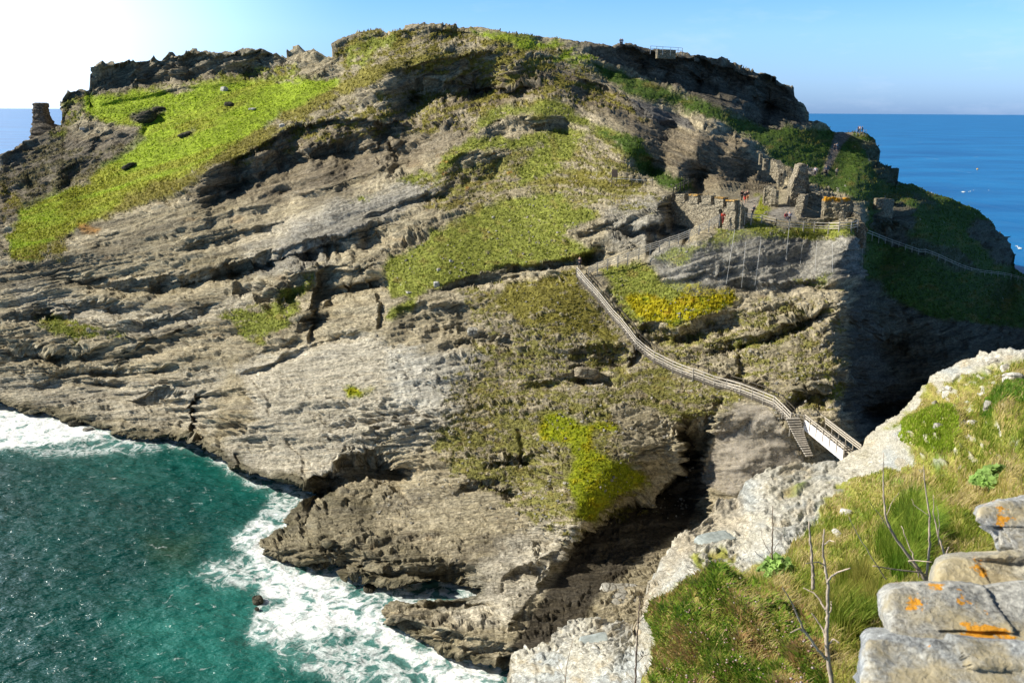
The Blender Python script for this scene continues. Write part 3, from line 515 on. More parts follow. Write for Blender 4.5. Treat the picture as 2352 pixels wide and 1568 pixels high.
#@@MAIN
MTOP = [(1120,1660),(1150,1600),(1165,1560),(1175,1502),(1200,1488),(1262,1482),(1280,1440),(1320,1425),(1400,1430),(1465,1440),(1488,1400),(1498,1330),(1520,1290),(1560,1222),(1600,1208),(1622,1192),(1650,1148),(1690,1143),(1715,1105),(1740,1085),(1790,1068),(1850,1061),(1870,1066),(1930,1055),(1980,1020),(2015,990),(2030,970),(2060,950),(2095,912),(2130,878),(2165,852),(2200,830),(2260,812),(2300,803),(2352,798),(2460,790),(2900,770)]
MCP = [(2900,775,40),(2900,1150,9),(2900,1568,4.2),(1500,1950,6),(2100,1950,4.1),(2900,1950,3.4),(2460,1400,5.6),(1160,1568,18),(1200,1500,20),(1290,1440,22),(1470,1445,22),(1500,1330,28),(1560,1220,36),(1640,1210,38),(1640,1140,50),(1700,1145,50),(1780,1072,66),(1860,1064,78),(1930,1054,84),(1980,1022,84),(2020,988,82),(2130,880,75),(2200,832,68),(2352,800,58),(2460,790,50),
(1700,1250,26),(1850,1150,38),(1950,1090,55),(2050,1050,48),(2100,960,55),(2200,900,52),(2340,860,42),(2340,930,32),(2150,1000,34),(2100,1080,26),(2250,1120,16),(2352,1010,20),(1900,1250,14.5),(1780,1230,20),(1700,1340,14),(1600,1400,11),(1560,1480,9.5),(1500,1568,8.8),(1400,1500,15),(1300,1568,15),(1750,1568,6.4),(1900,1400,8.2),(1900,1568,5.6),(2050,1250,9.5),(2150,1300,8),(2250,1250,9),(2352,1150,11),(2352,1568,5.4),(2100,1500,6),(1750,1400,9.5),(2460,1650,5),(1500,1400,17),(1600,1300,18)]
def build_mainland():
    nu, nv = 820, 520
    uu = np.linspace(1122, 2880, nu); t = np.linspace(0, 1, nv)
    tp = np.array(MTOP, float); top = np.interp(uu, tp[:, 0], tp[:, 1]) + 4 * vn(uu / 13, .2, .1, 401) + 2 * vn(uu / 5, .2, .1, 402)
    U, V = sheet_uv(uu, top, np.full(nu, 1950.0), t, 30, 40)
    w1 = fbm(U / 60, V / 45, 2, 4, 411); w2 = fbm(U / 20, V / 14, 4, 3, 412)
    Y = rbf(MCP, U, V); Q = P(U, V, Y); N = normals(blur(Q, 14))
    wn = w1 + .6 * w2
    turf = region([(1480,1600),(1500,1560),(1540,1440),(1600,1370),(1700,1340),(1760,1290),(1830,1240),(1900,1150),(1990,1100),(2100,1060),(2090,1000),(2030,985),(2130,880),(2300,830),(2950,800),(2950,1980),(1480,1980)], U, V, 9, 24, wn)
    rockp = region([(1990,1010),(2140,860),(2352,790),(2352,815),(2230,850),(2150,900),(2070,960)], U, V, 6, 12, wn) * sm(-.3, .2, w2)
    turf = turf * (1 - rockp)
    stn = sm(.25, .5, fbm(U / 16, V / 9, 5, 3, 413)) * sm(1130, 1040, V) * .8
    turf = turf * (1 - stn)
    small = region([(1585,1275),(1640,1255),(1690,1270),(1680,1310),(1620,1320)], U, V, 6, 8, wn)
    small = np.maximum(small, region([(1900,1110),(1990,1095),(1980,1125),(1910,1120)], U, V, 6, 8, wn)); small = np.maximum(small, .8 * region([(1780,1135),(1860,1100),(1830,1140)], U, V, 6, 8, wn))
    turf = np.maximum(turf, small * sm(-.2, .2, w2 + .2))
    fac = Y / 20
    n1 = fbm(U / 90, V / 40, 3, 5, 421)[..., None]; n2 = fbm(U / 14, V / 7, 3, 4, 431)[..., None]
    rock = np.array([.48, .45, .365]) + n1 * np.array([.10, .11, .13]) + n2 * .09
    rock = lerp(rock, np.array([.32, .345, .335]), sm(.0, .4, n1) * .7); rock = lerp(rock, np.array([.42, .33, .19]), sm(.25, .6, fbm(U / 30, V / 20, 7, 4, 441))[..., None] * .5)
    bank = region([(1620,1120),(1700,1140),(1720,1200),(1600,1240),(1480,1440),(1440,1440),(1560,1210)], U, V, 20, 14, wn)[..., None]
    rock = lerp(rock, np.array([.40, .33, .22]) * (1 + .4 * n2), bank * .7)
    g1 = fbm(U / 45, V / 30, 6, 4, 451)[..., None]; g2 = fbm(U / 8, V / 5, 6, 3, 461)[..., None]
    grs = np.array([.25, .25, .045]) * (1 + .4 * g2)
    grs = lerp(grs, np.array([.33, .24, .09]), sm(0, .45, g1) * .7); grs = lerp(grs, np.array([.10, .17, .018]), sm(.05, .45, -g1) * .7)
    col = lerp(rock, grs, turf[..., None])
    q = (V + .35 * U) / 26 + 1.3 * w1; fr = q - np.floor(q)
    lay = np.where(fr < .8, fr / .8, (1 - fr) / .2) - .5
    d = (1 - turf) * (.07 * lay * fac ** .5 +   .10 * fbm(U / 80, V / 30, 1, 5, 471, .5) * fac ** .5 + .05 * fbm(U / 9, V / 5, 1, 3, 473) * fac ** .5 + .08 * cell(U / 40 + w1, (V + .35 * U) / 16 + w1, 477) * fac ** .5 + .04 * cell(U / 16 + w1, (V + .35 * U) / 7 + w1, 478) * fac ** .5) + turf * (.35 * fbm(U / 60, V / 40, 1, 3, 475) * fac ** .6 + .05 * g2[..., 0] * fac ** .7)
    for (cx, cy, rx, ry, hh) in ((2160,1015,95,50,1.0),(2330,960,80,70,.8),(1640,1440,150,90,.5)):
        d = d + hh * np.exp(-(((U - cx) / rx) ** 2 + ((V - cy) / ry) ** 2))
    Q = Q + N * d[..., None]
    K = 8; back = []
    for k in range(K, 0, -1):
        dd = .8 * k * (1 + .3 * k) * (Q[:, 0, 1] / 30)
        b = Q[:, 0] + np.stack([Q[:, 0, 0] * dd * .5 / Q[:, 0, 1] - .15 * dd, .6 * dd, -dd * 1.6], -1)
        b[:, 0] += .3 * vn(uu / 15, k * 1.7, 1, 481); back.append(b)
    back = np.stack(back, 1); bed = np.stack([U, V + .3 * U, Y], -1)
    Q = np.concatenate([back, Q], 1); col = np.concatenate([np.repeat(col[:, :1], K, 1), col], 1); bed = np.concatenate([np.repeat(bed[:, :1], K, 1), bed], 1); rka = 1 - np.concatenate([np.repeat(turf[:, :1], K, 1), turf], 1)
    for dd in (2, 6, 18, 50):      # the ground goes on behind and to the right of the viewer
        q_ = Q[:, -1:].copy(); q_[..., 1] -= dd; q_[..., 2] += .04 * dd + .25 * vn(q_[..., 0] * .4, dd, .5, 491); Q = np.concatenate([Q, q_], 1); col = np.concatenate([col, col[:, -1:]], 1); bed = np.concatenate([bed, bed[:, -1:]], 1); rka = np.concatenate([rka, rka[:, -1:]], 1)
    for dd in (2, 6, 18, 50):
        q_ = Q[-1:].copy(); q_[..., 0] += dd; q_[..., 2] += .05 * dd; Q = np.concatenate([Q, q_], 0); col = np.concatenate([col, col[-1:]], 0); bed = np.concatenate([bed, bed[-1:]], 0); rka = np.concatenate([rka, rka[-1:]], 0)
    o = mesh_np('headland', Q.reshape(-1, 3), grid_faces(nu + 4, nv + K + 4), terrain_mat('headland rock and turf', .5, .06, .95, 2.0), col=np.clip(col, .01, .8).reshape(-1, 3), extra={'bed': bed.reshape(-1, 3), 'rock': rka.reshape(-1)})
    tag(o, kind='structure')
    return o, (U, V, turf)
headland, MGRID = build_mainland()
#@@OBJECTS
def bvh_of(o):
    me = o.data; co = np.empty(len(me.vertices) * 3, np.float32); me.vertices.foreach_get('co', co)
    fi = np.empty(len(me.loops), np.int32); me.loops.foreach_get('vertex_index', fi)
    return BVHTree.FromPolygons(co.reshape(-1, 3).tolist(), fi.reshape(-1, 4).tolist())
BH, BM = bvh_of(hill), bvh_of(headland)
def hit(u, v, which=None):
    d = Vector(rays(u, v)[()].tolist()).normalized(); best = None
    for b in ([which] if which else [BH, BM]):
        r = b.ray_cast(Vector(CAM), d)
        if r[0] is not None and (best is None or r[3] < best[3]): best = r
    return best[0] if best else None
def drop(x, y, which, z0=140):
    r = which.ray_cast(Vector((x, y, z0)), Vector((0, 0, -1))); return r[0].z if r[0] is not None else None
def PV(u, v, Y): return Vector(P(u, v, Y).tolist())
def simple_mat(name, c, rough=.8, var=.25, scale=3.0, bump=.0, stretch=None, spec=.3):
    m, nt, b = newmat(name); L = nt.links; tc = nd(nt, 'ShaderNodeTexCoord')
    n = noise_node(nt, tc.outputs['Object'], scale, 5, .65, stretch)
    rgb = nd(nt, 'ShaderNodeRGB'); rgb.outputs[0].default_value = (*c, 1)
    L.new(mulcol(nt, rgb.outputs[0], ramp(nt, n, 1 - var * 1.6, 1 + var * 1.6)), b.inputs['Base Color'])
    b.inputs['Roughness'].default_value = rough; b.inputs['Specular IOR Level'].default_value = spec
    if bump:
        bp = nd(nt, 'ShaderNodeBump'); bp.inputs['Strength'].default_value = bump; bp.inputs['Distance'].default_value = .05
        L.new(n, bp.inputs['Height']); L.new(bp.outputs[0], b.inputs['Normal'])
    return m
def stone_mat(name, c1, c2, mortar, scale=3.0, lich=0.0, liccol=(.62, .25, .02), lscale=1.2, lz=None):
    m, nt, b = newmat(name); L = nt.links; tc = nd(nt, 'ShaderNodeTexCoord'); ob = tc.outputs['Object']
    mp = nd(nt, 'ShaderNodeMapping'); mp.inputs['Scale'].default_value = (1, 1, 2.4); L.new(ob, mp.inputs['Vector'])
    vo = nd(nt, 'ShaderNodeTexVoronoi'); vo.inputs['Scale'].default_value = scale; L.new(mp.outputs[0], vo.inputs['Vector'])
    ve = nd(nt, 'ShaderNodeTexVoronoi', feature='DISTANCE_TO_EDGE'); ve.inputs['Scale'].default_value = scale; L.new(mp.outputs[0], ve.inputs['Vector'])
    sx = nd(nt, 'ShaderNodeSeparateColor'); L.new(vo.outputs['Color'], sx.inputs[0])
    cm = nd(nt, 'ShaderNodeMix', data_type='RGBA'); L.new(sx.outputs[0], cm.inputs['Factor']); cm.inputs['A'].default_value = (*c1, 1); cm.inputs['B'].default_value = (*c2, 1)
    m2 = nd(nt, 'ShaderNodeMix', data_type='RGBA'); L.new(ramp(nt, ve.outputs['Distance'], 1, 0, .02, .1), m2.inputs['Factor']); L.new(cm.outputs['Result'], m2.inputs['A']); m2.inputs['B'].default_value = (*mortar, 1)
    n = noise_node(nt, ob, 5, 5, .7); out = mulcol(nt, m2.outputs['Result'], ramp(nt, n, .65, 1.35))
    if lich:
        ln = noise_node(nt, ob, lscale, 5, .62); f = ramp(nt, ln, 0, 1, .64 - .2 * lich, .67 - .2 * lich)
        if lz is not None:
            sz = nd(nt, 'ShaderNodeSeparateXYZ'); L.new(ob, sz.inputs[0]); mm = nd(nt, 'ShaderNodeMath', operation='MULTIPLY'); L.new(f, mm.inputs[0]); L.new(ramp(nt, sz.outputs['Z'], 0, 1, lz, lz + .3), mm.inputs[1]); f = mm.outputs[0]
        m3 = nd(nt, 'ShaderNodeMix', data_type='RGBA'); L.new(f, m3.inputs['Factor']); L.new(out, m3.inputs['A']); m3.inputs['B'].default_value = (*liccol, 1); out = m3.outputs['Result']
    L.new(out, b.inputs['Base Color']); b.inputs['Roughness'].default_value = .95; b.inputs['Specular IOR Level'].default_value = .15
    ad = nd(nt, 'ShaderNodeMath', operation='ADD'); L.new(ramp(nt, ve.outputs['Distance'], 0, 1, 0, .12), ad.inputs[0]); L.new(n, ad.inputs[1])
    bp = nd(nt, 'ShaderNodeBump'); bp.inputs['Strength'].default_value = .8; bp.inputs['Distance'].default_value = .08; L.new(ad.outputs[0], bp.inputs['Height']); L.new(bp.outputs[0], b.inputs['Normal'])
    return m
M = {'wood': simple_mat('weathered wood', (.40, .36, .30), .8, .2, 4, .3), 'wooddark': simple_mat('old timber', (.10, .085, .065), .85, .3, 4),
 'rail': simple_mat('grey rail wood', (.54, .48, .39), .8, .15, 5), 'white': simple_mat('white painted steel', (.85, .80, .78), .5, .04, 1),
 'masonry': stone_mat('ruin masonry', (.40, .345, .245), (.27, .235, .17), (.12, .10, .07), 2.2), 'lichwall': stone_mat('lichen topped masonry', (.37, .32, .22), (.25, .215, .15), (.11, .09, .06), 2.2, 1.0, (.55, .26, .02), 1.3, 3.35),
 'lichcap': stone_mat('orange lichen cap', (.58, .30, .05), (.50, .36, .16), (.2, .14, .07), 2.6), 'cable': simple_mat('steel cable', (.55, .55, .52), .5, .05, 2),
 'metal': simple_mat('rusty sheet', (.33, .20, .12), .7, .1, 3), 'rock': stone_mat('grey boulder', (.42, .40, .35), (.30, .28, .23), (.2, .18, .14), 1.0), 'palerock': stone_mat('pale boulder', (.62, .60, .54), (.50, .47, .40), (.36, .33, .27), .8),
 'darkrock': stone_mat('wet rock', (.09, .08, .055), (.06, .055, .04), (.03, .03, .02), 1.0), 'slate': simple_mat('blue grey slate', (.30, .33, .31), .7, .15, 6, .3),
 'stack': stone_mat('stack rock', (.20, .17, .13), (.12, .10, .08), (.05, .045, .035), 1.2)}
# ---- small mesh builder
class MB:
    def __init__(s): s.v = []; s.f = []
    def add(s, vs, fs): k = len(s.v); s.v += [tuple(v) for v in vs]; s.f += [tuple(i + k for i in f) for f in fs]
    def bar(s, a, b, w, h, up=(0, 0, 1)):
        a, b = Vector(a), Vector(b); d = (b - a).normalized(); x = d.cross(Vector(up))
        if x.length < 1e-4: x = d.cross(Vector((1, 0, 0)))
        x.normalize(); y = x.cross(d).normalized(); vs = []
        for p in (a, b):
            for i, j in ((-1, -1), (1, -1), (1, 1), (-1, 1)): vs.append(p + x * i * w / 2 + y * j * h / 2)
        s.add(vs, [(0, 3, 2, 1), (4, 5, 6, 7), (0, 1, 5, 4), (1, 2, 6, 5), (2, 3, 7, 6), (3, 0, 4, 7)]); return s
    def tube(s, pts, rad, n=6):
        pts = [Vector(p) for p in pts]; vs = []; fs = []
        for i, p in enumerate(pts):
            d = (pts[min(i + 1, len(pts) - 1)] - pts[max(i - 1, 0)]).normalized(); x = d.cross(Vector((0.3, 1, .1))).normalized(); y = d.cross(x)
            r = rad[i] if isinstance(rad, (list, tuple)) else rad
            for k in range(n): a = 2 * math.pi * k / n; vs.append(p + (x * math.cos(a) + y * math.sin(a)) * r)
        for i in range(len(pts) - 1):
            for k in range(n): fs.append((i * n + k, i * n + (k + 1) % n, (i + 1) * n + (k + 1) % n, (i + 1) * n + k))
        fs.append(tuple(range(n))[::-1]); fs.append(tuple((len(pts) - 1) * n + k for k in range(n))); s.add(vs, fs); return s
    def build(s, name, mat, parent=None, smooth=False, origin=None):
        me = bpy.data.meshes.new(name); o0 = Vector(origin) if origin is not None else Vector((0, 0, 0))
        me.from_pydata([tuple(Vector(v) - o0) for v in s.v], [], s.f); me.materials.append(mat); me.update()
        if smooth: me.polygons.foreach_set('use_smooth', [True] * len(me.polygons))
        o = bpy.data.objects.new(name, me); C.objects.link(o)
        if parent: o.parent = parent
        elif origin is not None: o.location = o0
        return o
def rel(e, pts): return [Vector(p) - e.location for p in pts]
# ---- ruined masonry walls
def wall_mesh(name, pts, thick, mat, parent=None, jag=.25, step=.22, foot=1.2, seed=0, rel_to=None, bulge=.10, nrm=None):
    pts = np.array(pts, float); A = P(pts[:, 0], pts[:, 2], pts[:, 3]); T = P(pts[:, 0], pts[:, 1], pts[:, 3])
    seg = np.hypot(*(np.diff(A[:, :2], axis=0).T)); cum = np.concatenate([[0], np.cumsum(seg)]); n = max(6, int(cum[-1] / step))
    q = np.linspace(0, cum[-1], n); X = np.interp(q, cum, A[:, 0]); Yy = np.interp(q, cum, A[:, 1]); Zb = np.interp(q, cum, A[:, 2]) - foot; Zt = np.interp(q, cum, T[:, 2])
    Zt = Zt + jag * (vn(np.floor(q / .55) * 3.3 + seed, .5, .5, 5) + .4 * vn(q / .2, seed, .5, 6))
    d = np.stack([np.gradient(X), np.gradient(Yy)], 1); d /= np.linalg.norm(d, axis=1, keepdims=True); nx = np.stack([d[:, 1], -d[:, 0]], 1)
    if nrm is not None: nx = np.repeat(np.array(nrm, float)[None], n, 0)
    flip = np.sign(-(nx * np.stack([X, Yy], 1)).sum(1).mean()); nx = nx * flip            # front side looks to the camera
    nh = max(4, int((Zt - Zb).max() / step)); nt_ = max(2, int(thick / step)); rows = []
    for j in range(nh + 1): rows.append((0.5, j / nh))
    for j in range(1, nt_): rows.append((0.5 - j / nt_, 1))
    for j in range(nh, -1, -1): rows.append((-0.5, j / nh))
    V_ = []
    ends = np.ones(n + 2); ends[0] = ends[-1] = 0.02
    idx = np.concatenate([[0], np.arange(n), [n - 1]])
    for (o_, h_) in rows:
        z = Zb[idx] + (Zt[idx] - Zb[idx]) * h_; off = o_ * thick * ends
        x = X[idx] + nx[idx, 0] * off; y = Yy[idx] + nx[idx, 1] * off
        dn = bulge * (vn(x / .45 + seed, y / .45, z / .25, 7) + .6 * vn(x / .2, y / .2 + seed, z / .14, 8)) * (1 if abs(o_) == .5 else 0)
        x = x + nx[idx, 0] * dn * np.sign(o_ + 1e-9); y = y + nx[idx, 1] * dn * np.sign(o_ + 1e-9); V_.append(np.stack([x, y, z + .4 * dn * h_], 1))
    V_ = np.stack(V_, 1)
    if rel_to is not None: V_ = V_ - np.array(rel_to)
    return mesh_np(name, V_.reshape(-1, 3), grid_faces(n + 2, len(rows)), mat, parent, smooth=False)
def ruin(name, label, cat, pts, thick, mat='masonry', group=None, **k):
    c = P(pts[0][0], pts[0][2], pts[0][3]); o = wall_mesh(name, pts, thick, M[mat], rel_to=c, **k); o.location = c.tolist()
    return tag(o, label, cat, group)
# battlemented curtain wall
cw0 = PV(1590, 490, 120); e = empty('curtain_wall', cw0); tag(e, 'stone castle wall with a row of square battlements and a small pointed gateway', 'castle wall')
def wY(u): return 127 - (u - 1527) / (1693 - 1527) * 11.5
base = [(1527,458,474),(1560,460,482),(1591,463,488),(1615,466,502),(1640,470,512),(1655,473,515)]
wall_mesh('wall', [(a, b, c, wY(a)) for a, b, c in base], .8, M['masonry'], e, jag=.05, rel_to=cw0, foot=2)
wall_mesh('wall', [(a, b, c, wY(a)) for a, b, c in [(1665,475,515),(1680,478,512),(1693,481,508)]], .8, M['masonry'], e, jag=.04, rel_to=cw0, foot=1)
wall_mesh('lintel', [(a, b, c, wY(a)) for a, b, c in [(1654.5,474,485),(1660,476,477.5),(1665.5,476,486)]], .8, M['masonry'], e, jag=.02, rel_to=cw0, foot=0)
for i, (a, b, t1, t2, bs) in enumerate([(1527,1548,445,446,462),(1557,1577,447,447,463),(1587,1607,447,448.5,466),(1616,1638,450,451,468),(1647,1666,453.5,455,474),(1674,1693,459.5,461,480)]):
    m_ = wall_mesh('merlon', [(a, t1, bs, wY(a)), ((a + b) / 2, (t1 + t2) / 2 - .8, bs, wY((a + b) / 2)), (b, t2, bs, wY(b))], .9, M['masonry'], e, jag=.05, foot=.1, seed=i * 3, rel_to=cw0, step=.15)
    cp_ = wall_mesh('coping', [(a - .5, t1 - 1.5, t1, wY(a)), (b + .5, t2 - 1.5, t2, wY(b))], 1.0, M['lichcap' if i in (2, 4, 5) else 'masonry'], m_, jag=.03, foot=.1, seed=i, rel_to=cw0, step=.15)
ruin('gate_pier', 'dark stone pier at the near end of the battlemented wall beside the gateway', 'pier', [(1693,465,512,115.5),(1701,475,508,116.2),(1709,480,506,117)], .9, foot=1.5, jag=.08)
ruin('tower_ruin', 'tall ragged finger of ruined stone tower standing highest among the castle ruins', 'ruined tower', [(1811,428,458,125),(1813,412,458,125),(1820,402,459,125),(1822,377,459,125),(1832,375,460,125),(1842,377,461,125),(1846,388,461,125),(1848,412,462,125),(1849,424,463,125),(1857,440,463,125),(1861,450,464,125)], 1.9, jag=.2, bulge=.22)
ruin('wall_stump', 'short broken stump of castle wall left of the tall tower', 'ruined wall', [(1753,436,458,125),(1756,428,462,125),(1770,426,470,124.5),(1777,431,477,124),(1783,438,482,124)], 1.2, jag=.2, bulge=.18)
ruin('low_wall', 'upper of two low stone footings in front of the tall tower', 'low wall', [(1788,471,477,127),(1805,469,476,127),(1830,470,476,126)], .7, jag=.06, foot=.4)
ruin('low_wall', 'lower of two low stone footings in front of the tall tower', 'low wall', [(1790,480,486,124),(1808,479,485,124),(1830,480,486,123)], .7, jag=.06, foot=.4)
ruin('hall_wall', 'ruined back wall of the castle hall with a sloping broken top', 'ruined wall', [(1836,448,486,126),(1846,440,486,127),(1856,442,488,128),(1872,444,490,128),(1890,452,492,128)], 1.0, jag=.25, bulge=.18)
ruin('hall_wall', 'narrow stepped end wall of the castle hall right of the stone footings', 'ruined wall', [(1831,500,510,119),(1833,470,508,120.5),(1838,449,500,122),(1844,447,496,123.5)], .9, jag=.2, bulge=.18)
ruin('hall_wall', 'low front wall of the castle hall behind the terrace fence', 'ruined wall', [(1829,500,520,118.5),(1845,499,522,118.5),(1862,503,522,118.3),(1890,503,522,118.3)], .9, jag=.12)
ruin('hall_wall', 'tall hall wall topped with bright orange lichen right of the sloping wall', 'ruined wall', [(1886,453,522,119),(1900,452,522,119),(1925,455,522,118.6),(1940,454,522,118.6),(1948,466,522,119)], 1.1, mat='lichwall', jag=.2, bulge=.2)
ruin('stone_pier', 'slim upright stone pier on the terrace fence line at the hall doorway', 'pier', [(1926,487,524,117.2),(1932,485,524,117),(1938,489,524,117)], .8, jag=.15)
ruin('stone_pier', 'leaning ruined pier right of the dark hall doorway', 'pier', [(1955,496,520,118.5),(1961,488,520,118.2),(1970,490,520,118),(1976,505,520,118)], 1.0, jag=.2, bulge=.2)
ruin('stone_pier', 'lowest ruined pier hanging over the cliff edge right of the netting', 'pier', [(1958,512,545,117),(1966,509,548,116.6),(1979,512,548,116.4),(1982,526,548,116.5)], 1.3, jag=.2, bulge=.22)
ruin('wall_fragment', 'broken castle wall fragment climbing the dark slope behind the terrace', 'ruined wall', [(1771,368,384,143),(1776,367,386,143),(1786,369,396,142),(1792,385,404,141),(1794,398,412,140)], .9, jag=.3, bulge=.2)
ruin('wall_fragment', 'small orange topped wall fragment on the dark slope left of the climbing fragment', 'ruined wall', [(1753,365,374,148),(1764,364,373,148)], .8, jag=.1)
ruin('wall_fragment', 'topmost tiny wall fragment on the dark slope', 'ruined wall', [(1744,354,362,152),(1750,353,361,152)], .8, jag=.1)
ruin('retaining_wall', 'shaded retaining wall below the sunlit grass bank right of the castle', 'retaining wall', [(2008,456,478,160),(2025,455,482,160),(2046,457,486,161)], 1.0, jag=.08, bulge=.1)
# ---- fences
def fence(name, label, cat, base, hgt=1.05, rails=(.98, .62, .3), pm='wood', rm='rail', group=None, Ys=None, pw=.12, rw=.09, dy=-.15, lift=0.0):
    pts = []
    for i, (u, v) in enumerate(base):
        if Ys:
            Yv = np.interp(u, [a for a, _ in Ys], [b for _, b in Ys])
            hs_ = [h_.y for h_ in (hit(u + du, v - dv) for du in (-4, 0, 4) for dv in (2, 9, 16)) if h_ is not None]
            if hs_ and Yv - min(hs_) < 14: Yv = min(Yv, min(hs_) - .35)
        else:
            h_ = hit(u, v); Yv = h_.y if h_ is not None else 100
        pts.append([u, v, Yv])
    ya = np.array([p[2] for p in pts])
    if not Ys and len(ya) > 4:
        k = np.ones(5) / 5; ya = np.convolve(np.pad(ya, 2, mode='edge'), k, 'valid')
    W_ = [PV(p[0], p[1], y + dy) for p, y in zip(pts, ya)]
    e = empty(name, W_[0]); tag(e, label, cat, group)
    for q in W_: MB().bar(q - e.location + Vector((0, 0, -.6)), q - e.location + Vector((0, 0, hgt + lift)), pw, pw, (1, 0, 0)).build('post', M[pm], e)
    for r in rails:
        b = MB()
        for a, c in zip(W_[:-1], W_[1:]): b.bar(a - e.location + Vector((0, -.07, r)), c - e.location + Vector((0, -.07, r)), .04, rw)
        b.build('rail', M[rm], e)
    return e, W_
def z4(l): return [(1274 + .3375 * x, 343 + .3375 * y) for x, y in l]
def z5(l): return [(1568 + .3375 * x, 784 + .3375 * y) for x, y in l]
stair = z4([(150,850),(180,885),(213,925),(255,970),(300,1022),(350,1085),(398,1145),(443,1190),(497,1258),(552,1332),(613,1385),(675,1430),(737,1460),(803,1495),(865,1520),(942,1548)]) + z5([(70,236),(143,264),(215,292),(298,314),(393,342),(472,372),(548,402),(620,432),(680,490),(733,545)])
SY = [(1325,121),(1346,119),(1408,114.5),(1460,110),(1523,106),(1592,102.5),(1650,100),(1727,97),(1798,93.5),(1816,92)]
f1, W1 = fence('wooden_fence', 'long weathered three rail fence down the near side of the cliff staircase', 'fence', stair, Ys=SY, pw=.13, rw=.13)
W2 = [q + Vector((.75, 1.1, .15)) for q in W1]
e = empty('wooden_fence', W2[1]); tag(e, 'darker inner handrail fence on the uphill side of the cliff staircase', 'fence')
for q in W2[1:]: MB().bar(q - e.location + Vector((0, 0, -.6)), q - e.location + Vector((0, 0, 1.0)), .1, .1, (1, 0, 0)).build('post', M['wooddark'], e)
for r in (.95, .5):
    b = MB()
    for a, c in zip(W2[1:-1], W2[2:]): b.bar(a - e.location + Vector((0, 0, r)), c - e.location + Vector((0, 0, r)), .05, .09)
    b.build('rail', M['wooddark'], e)
e = empty('staircase', W1[-1]); tag(e, 'long timber and stone staircase climbing the cliff between two fences', 'staircase')
for a, c, a2, c2 in zip(W1[:-1], W1[1:], W2[:-1], W2[1:]):
    n = 4
    for k in range(n):
        t = (k + .5) / n; p = a.lerp(c, t); q = a2.lerp(c2, t); q.z = p.z
        MB().bar(p - e.location, q - e.location, .34, .12).build('step', M['rail' if k % 2 else 'wood'], e)
b = MB()
for w_ in (W1, W2):
    for a, c in zip(w_[:-1], w_[1:]):
        c_ = Vector(c); a_ = Vector(a); a_.z -= .18; c_.z -= .18; b.bar(a_ - e.location, c_ - e.location, .1, .3)
b.build('stringer', M['wooddark'], e)
up = z4([(232,850),(290,820),(360,795),(430,775),(497,755),(573,722),(650,692),(713,675),(780,648),(842,630),(915,600),(982,570),(1050,535),(1122,495)])
fence('wooden_fence', 'pale four rail fence rising from the stair turn to the castle gateway', 'fence', up, Ys=[(1352,119),(1440,118),(1550,117),(1652,116)], rails=(.98, .72, .46, .2), pw=.12, rw=.09)
fence('wooden_fence', 'short fence along the grass edge beside the gate pier with a person leaning on it', 'fence', [(1710,507),(1725,509),(1749,511),(1782,519)], Ys=[(1710,116),(1782,117)], rails=(.95, .6))
fence('wooden_fence', 'low horizontal rail fence along the terrace edge in front of the hall ruins', 'fence', [(1782,519),(1812,523),(1845,526),(1870,527),(1903,528),(1927,528),(1955,527),(1970,523)], Ys=[(1782,117),(1970,116)], rails=(.9, .5, .2))
fence('wooden_fence', 'short dark fence climbing beside the leftmost battlements', 'fence', [(1546,446),(1553,441),(1562,436),(1571,431),(1581,425)], Ys=[(1546,131),(1581,136)], rails=(.95, .5), pm='wooddark', rm='wooddark')
fence('wooden_fence', 'long thin fence descending across the shaded hillside right of the castle', 'fence', [(1988 + i * 15.2, 540 + i * 4.6 + 8 * math.sin(i / 24 * math.pi) + (5 * math.sin(i * .5) if i > 8 else 0)) for i in range(26)], rails=(.95, .55), dy=-.6)
fence('railing', 'thin railing on the skyline of the headland around a low stone block', 'railing', [(1494,118),(1508,119),(1522,120),(1540,121),(1557,122),(1567,123)], Ys=[(1494,198),(1567,198)], rails=(1.05, .55), pm='cable', rm='cable', pw=.1, rw=.07)
fence('railing', 'wire fence beside the rusty sign board on the grassy ledge', 'railing', [(1405,424),(1428,425),(1451,426),(1475,428),(1499,428)], rails=(.9,), pm='wooddark', rm='cable', pw=.08, rw=.04)
# stone block on the summit
o = wall_mesh('stone_block', [(1508,114.5,121,200),(1530,115,122,200),(1550,116.5,123,200)], 2.5, M['masonry'], jag=.1, rel_to=P(1508, 121, 200)); o.location = P(1508, 121, 200).tolist(); tag(o, 'low dark stone block inside the skyline railing', 'stone block')
# sign board
g_ = hit(1411, 424); e = empty('sign_board', g_); tag(e, 'brown blank sign board on two posts on the ledge above the cliff', 'sign')
s_ = 2037 / g_.y
for du in (-6, 5): MB().bar((du / s_, 0, -.5), (du / s_, 0, 34 / s_), .1, .1, (0, 1, 0)).build('post', M['wooddark'], e)
MB().bar((-6.5 / s_, -.08, 25 / s_), (6.5 / s_, -.08, 25 / s_), .05, 17 / s_).build('panel', M['metal'], e)
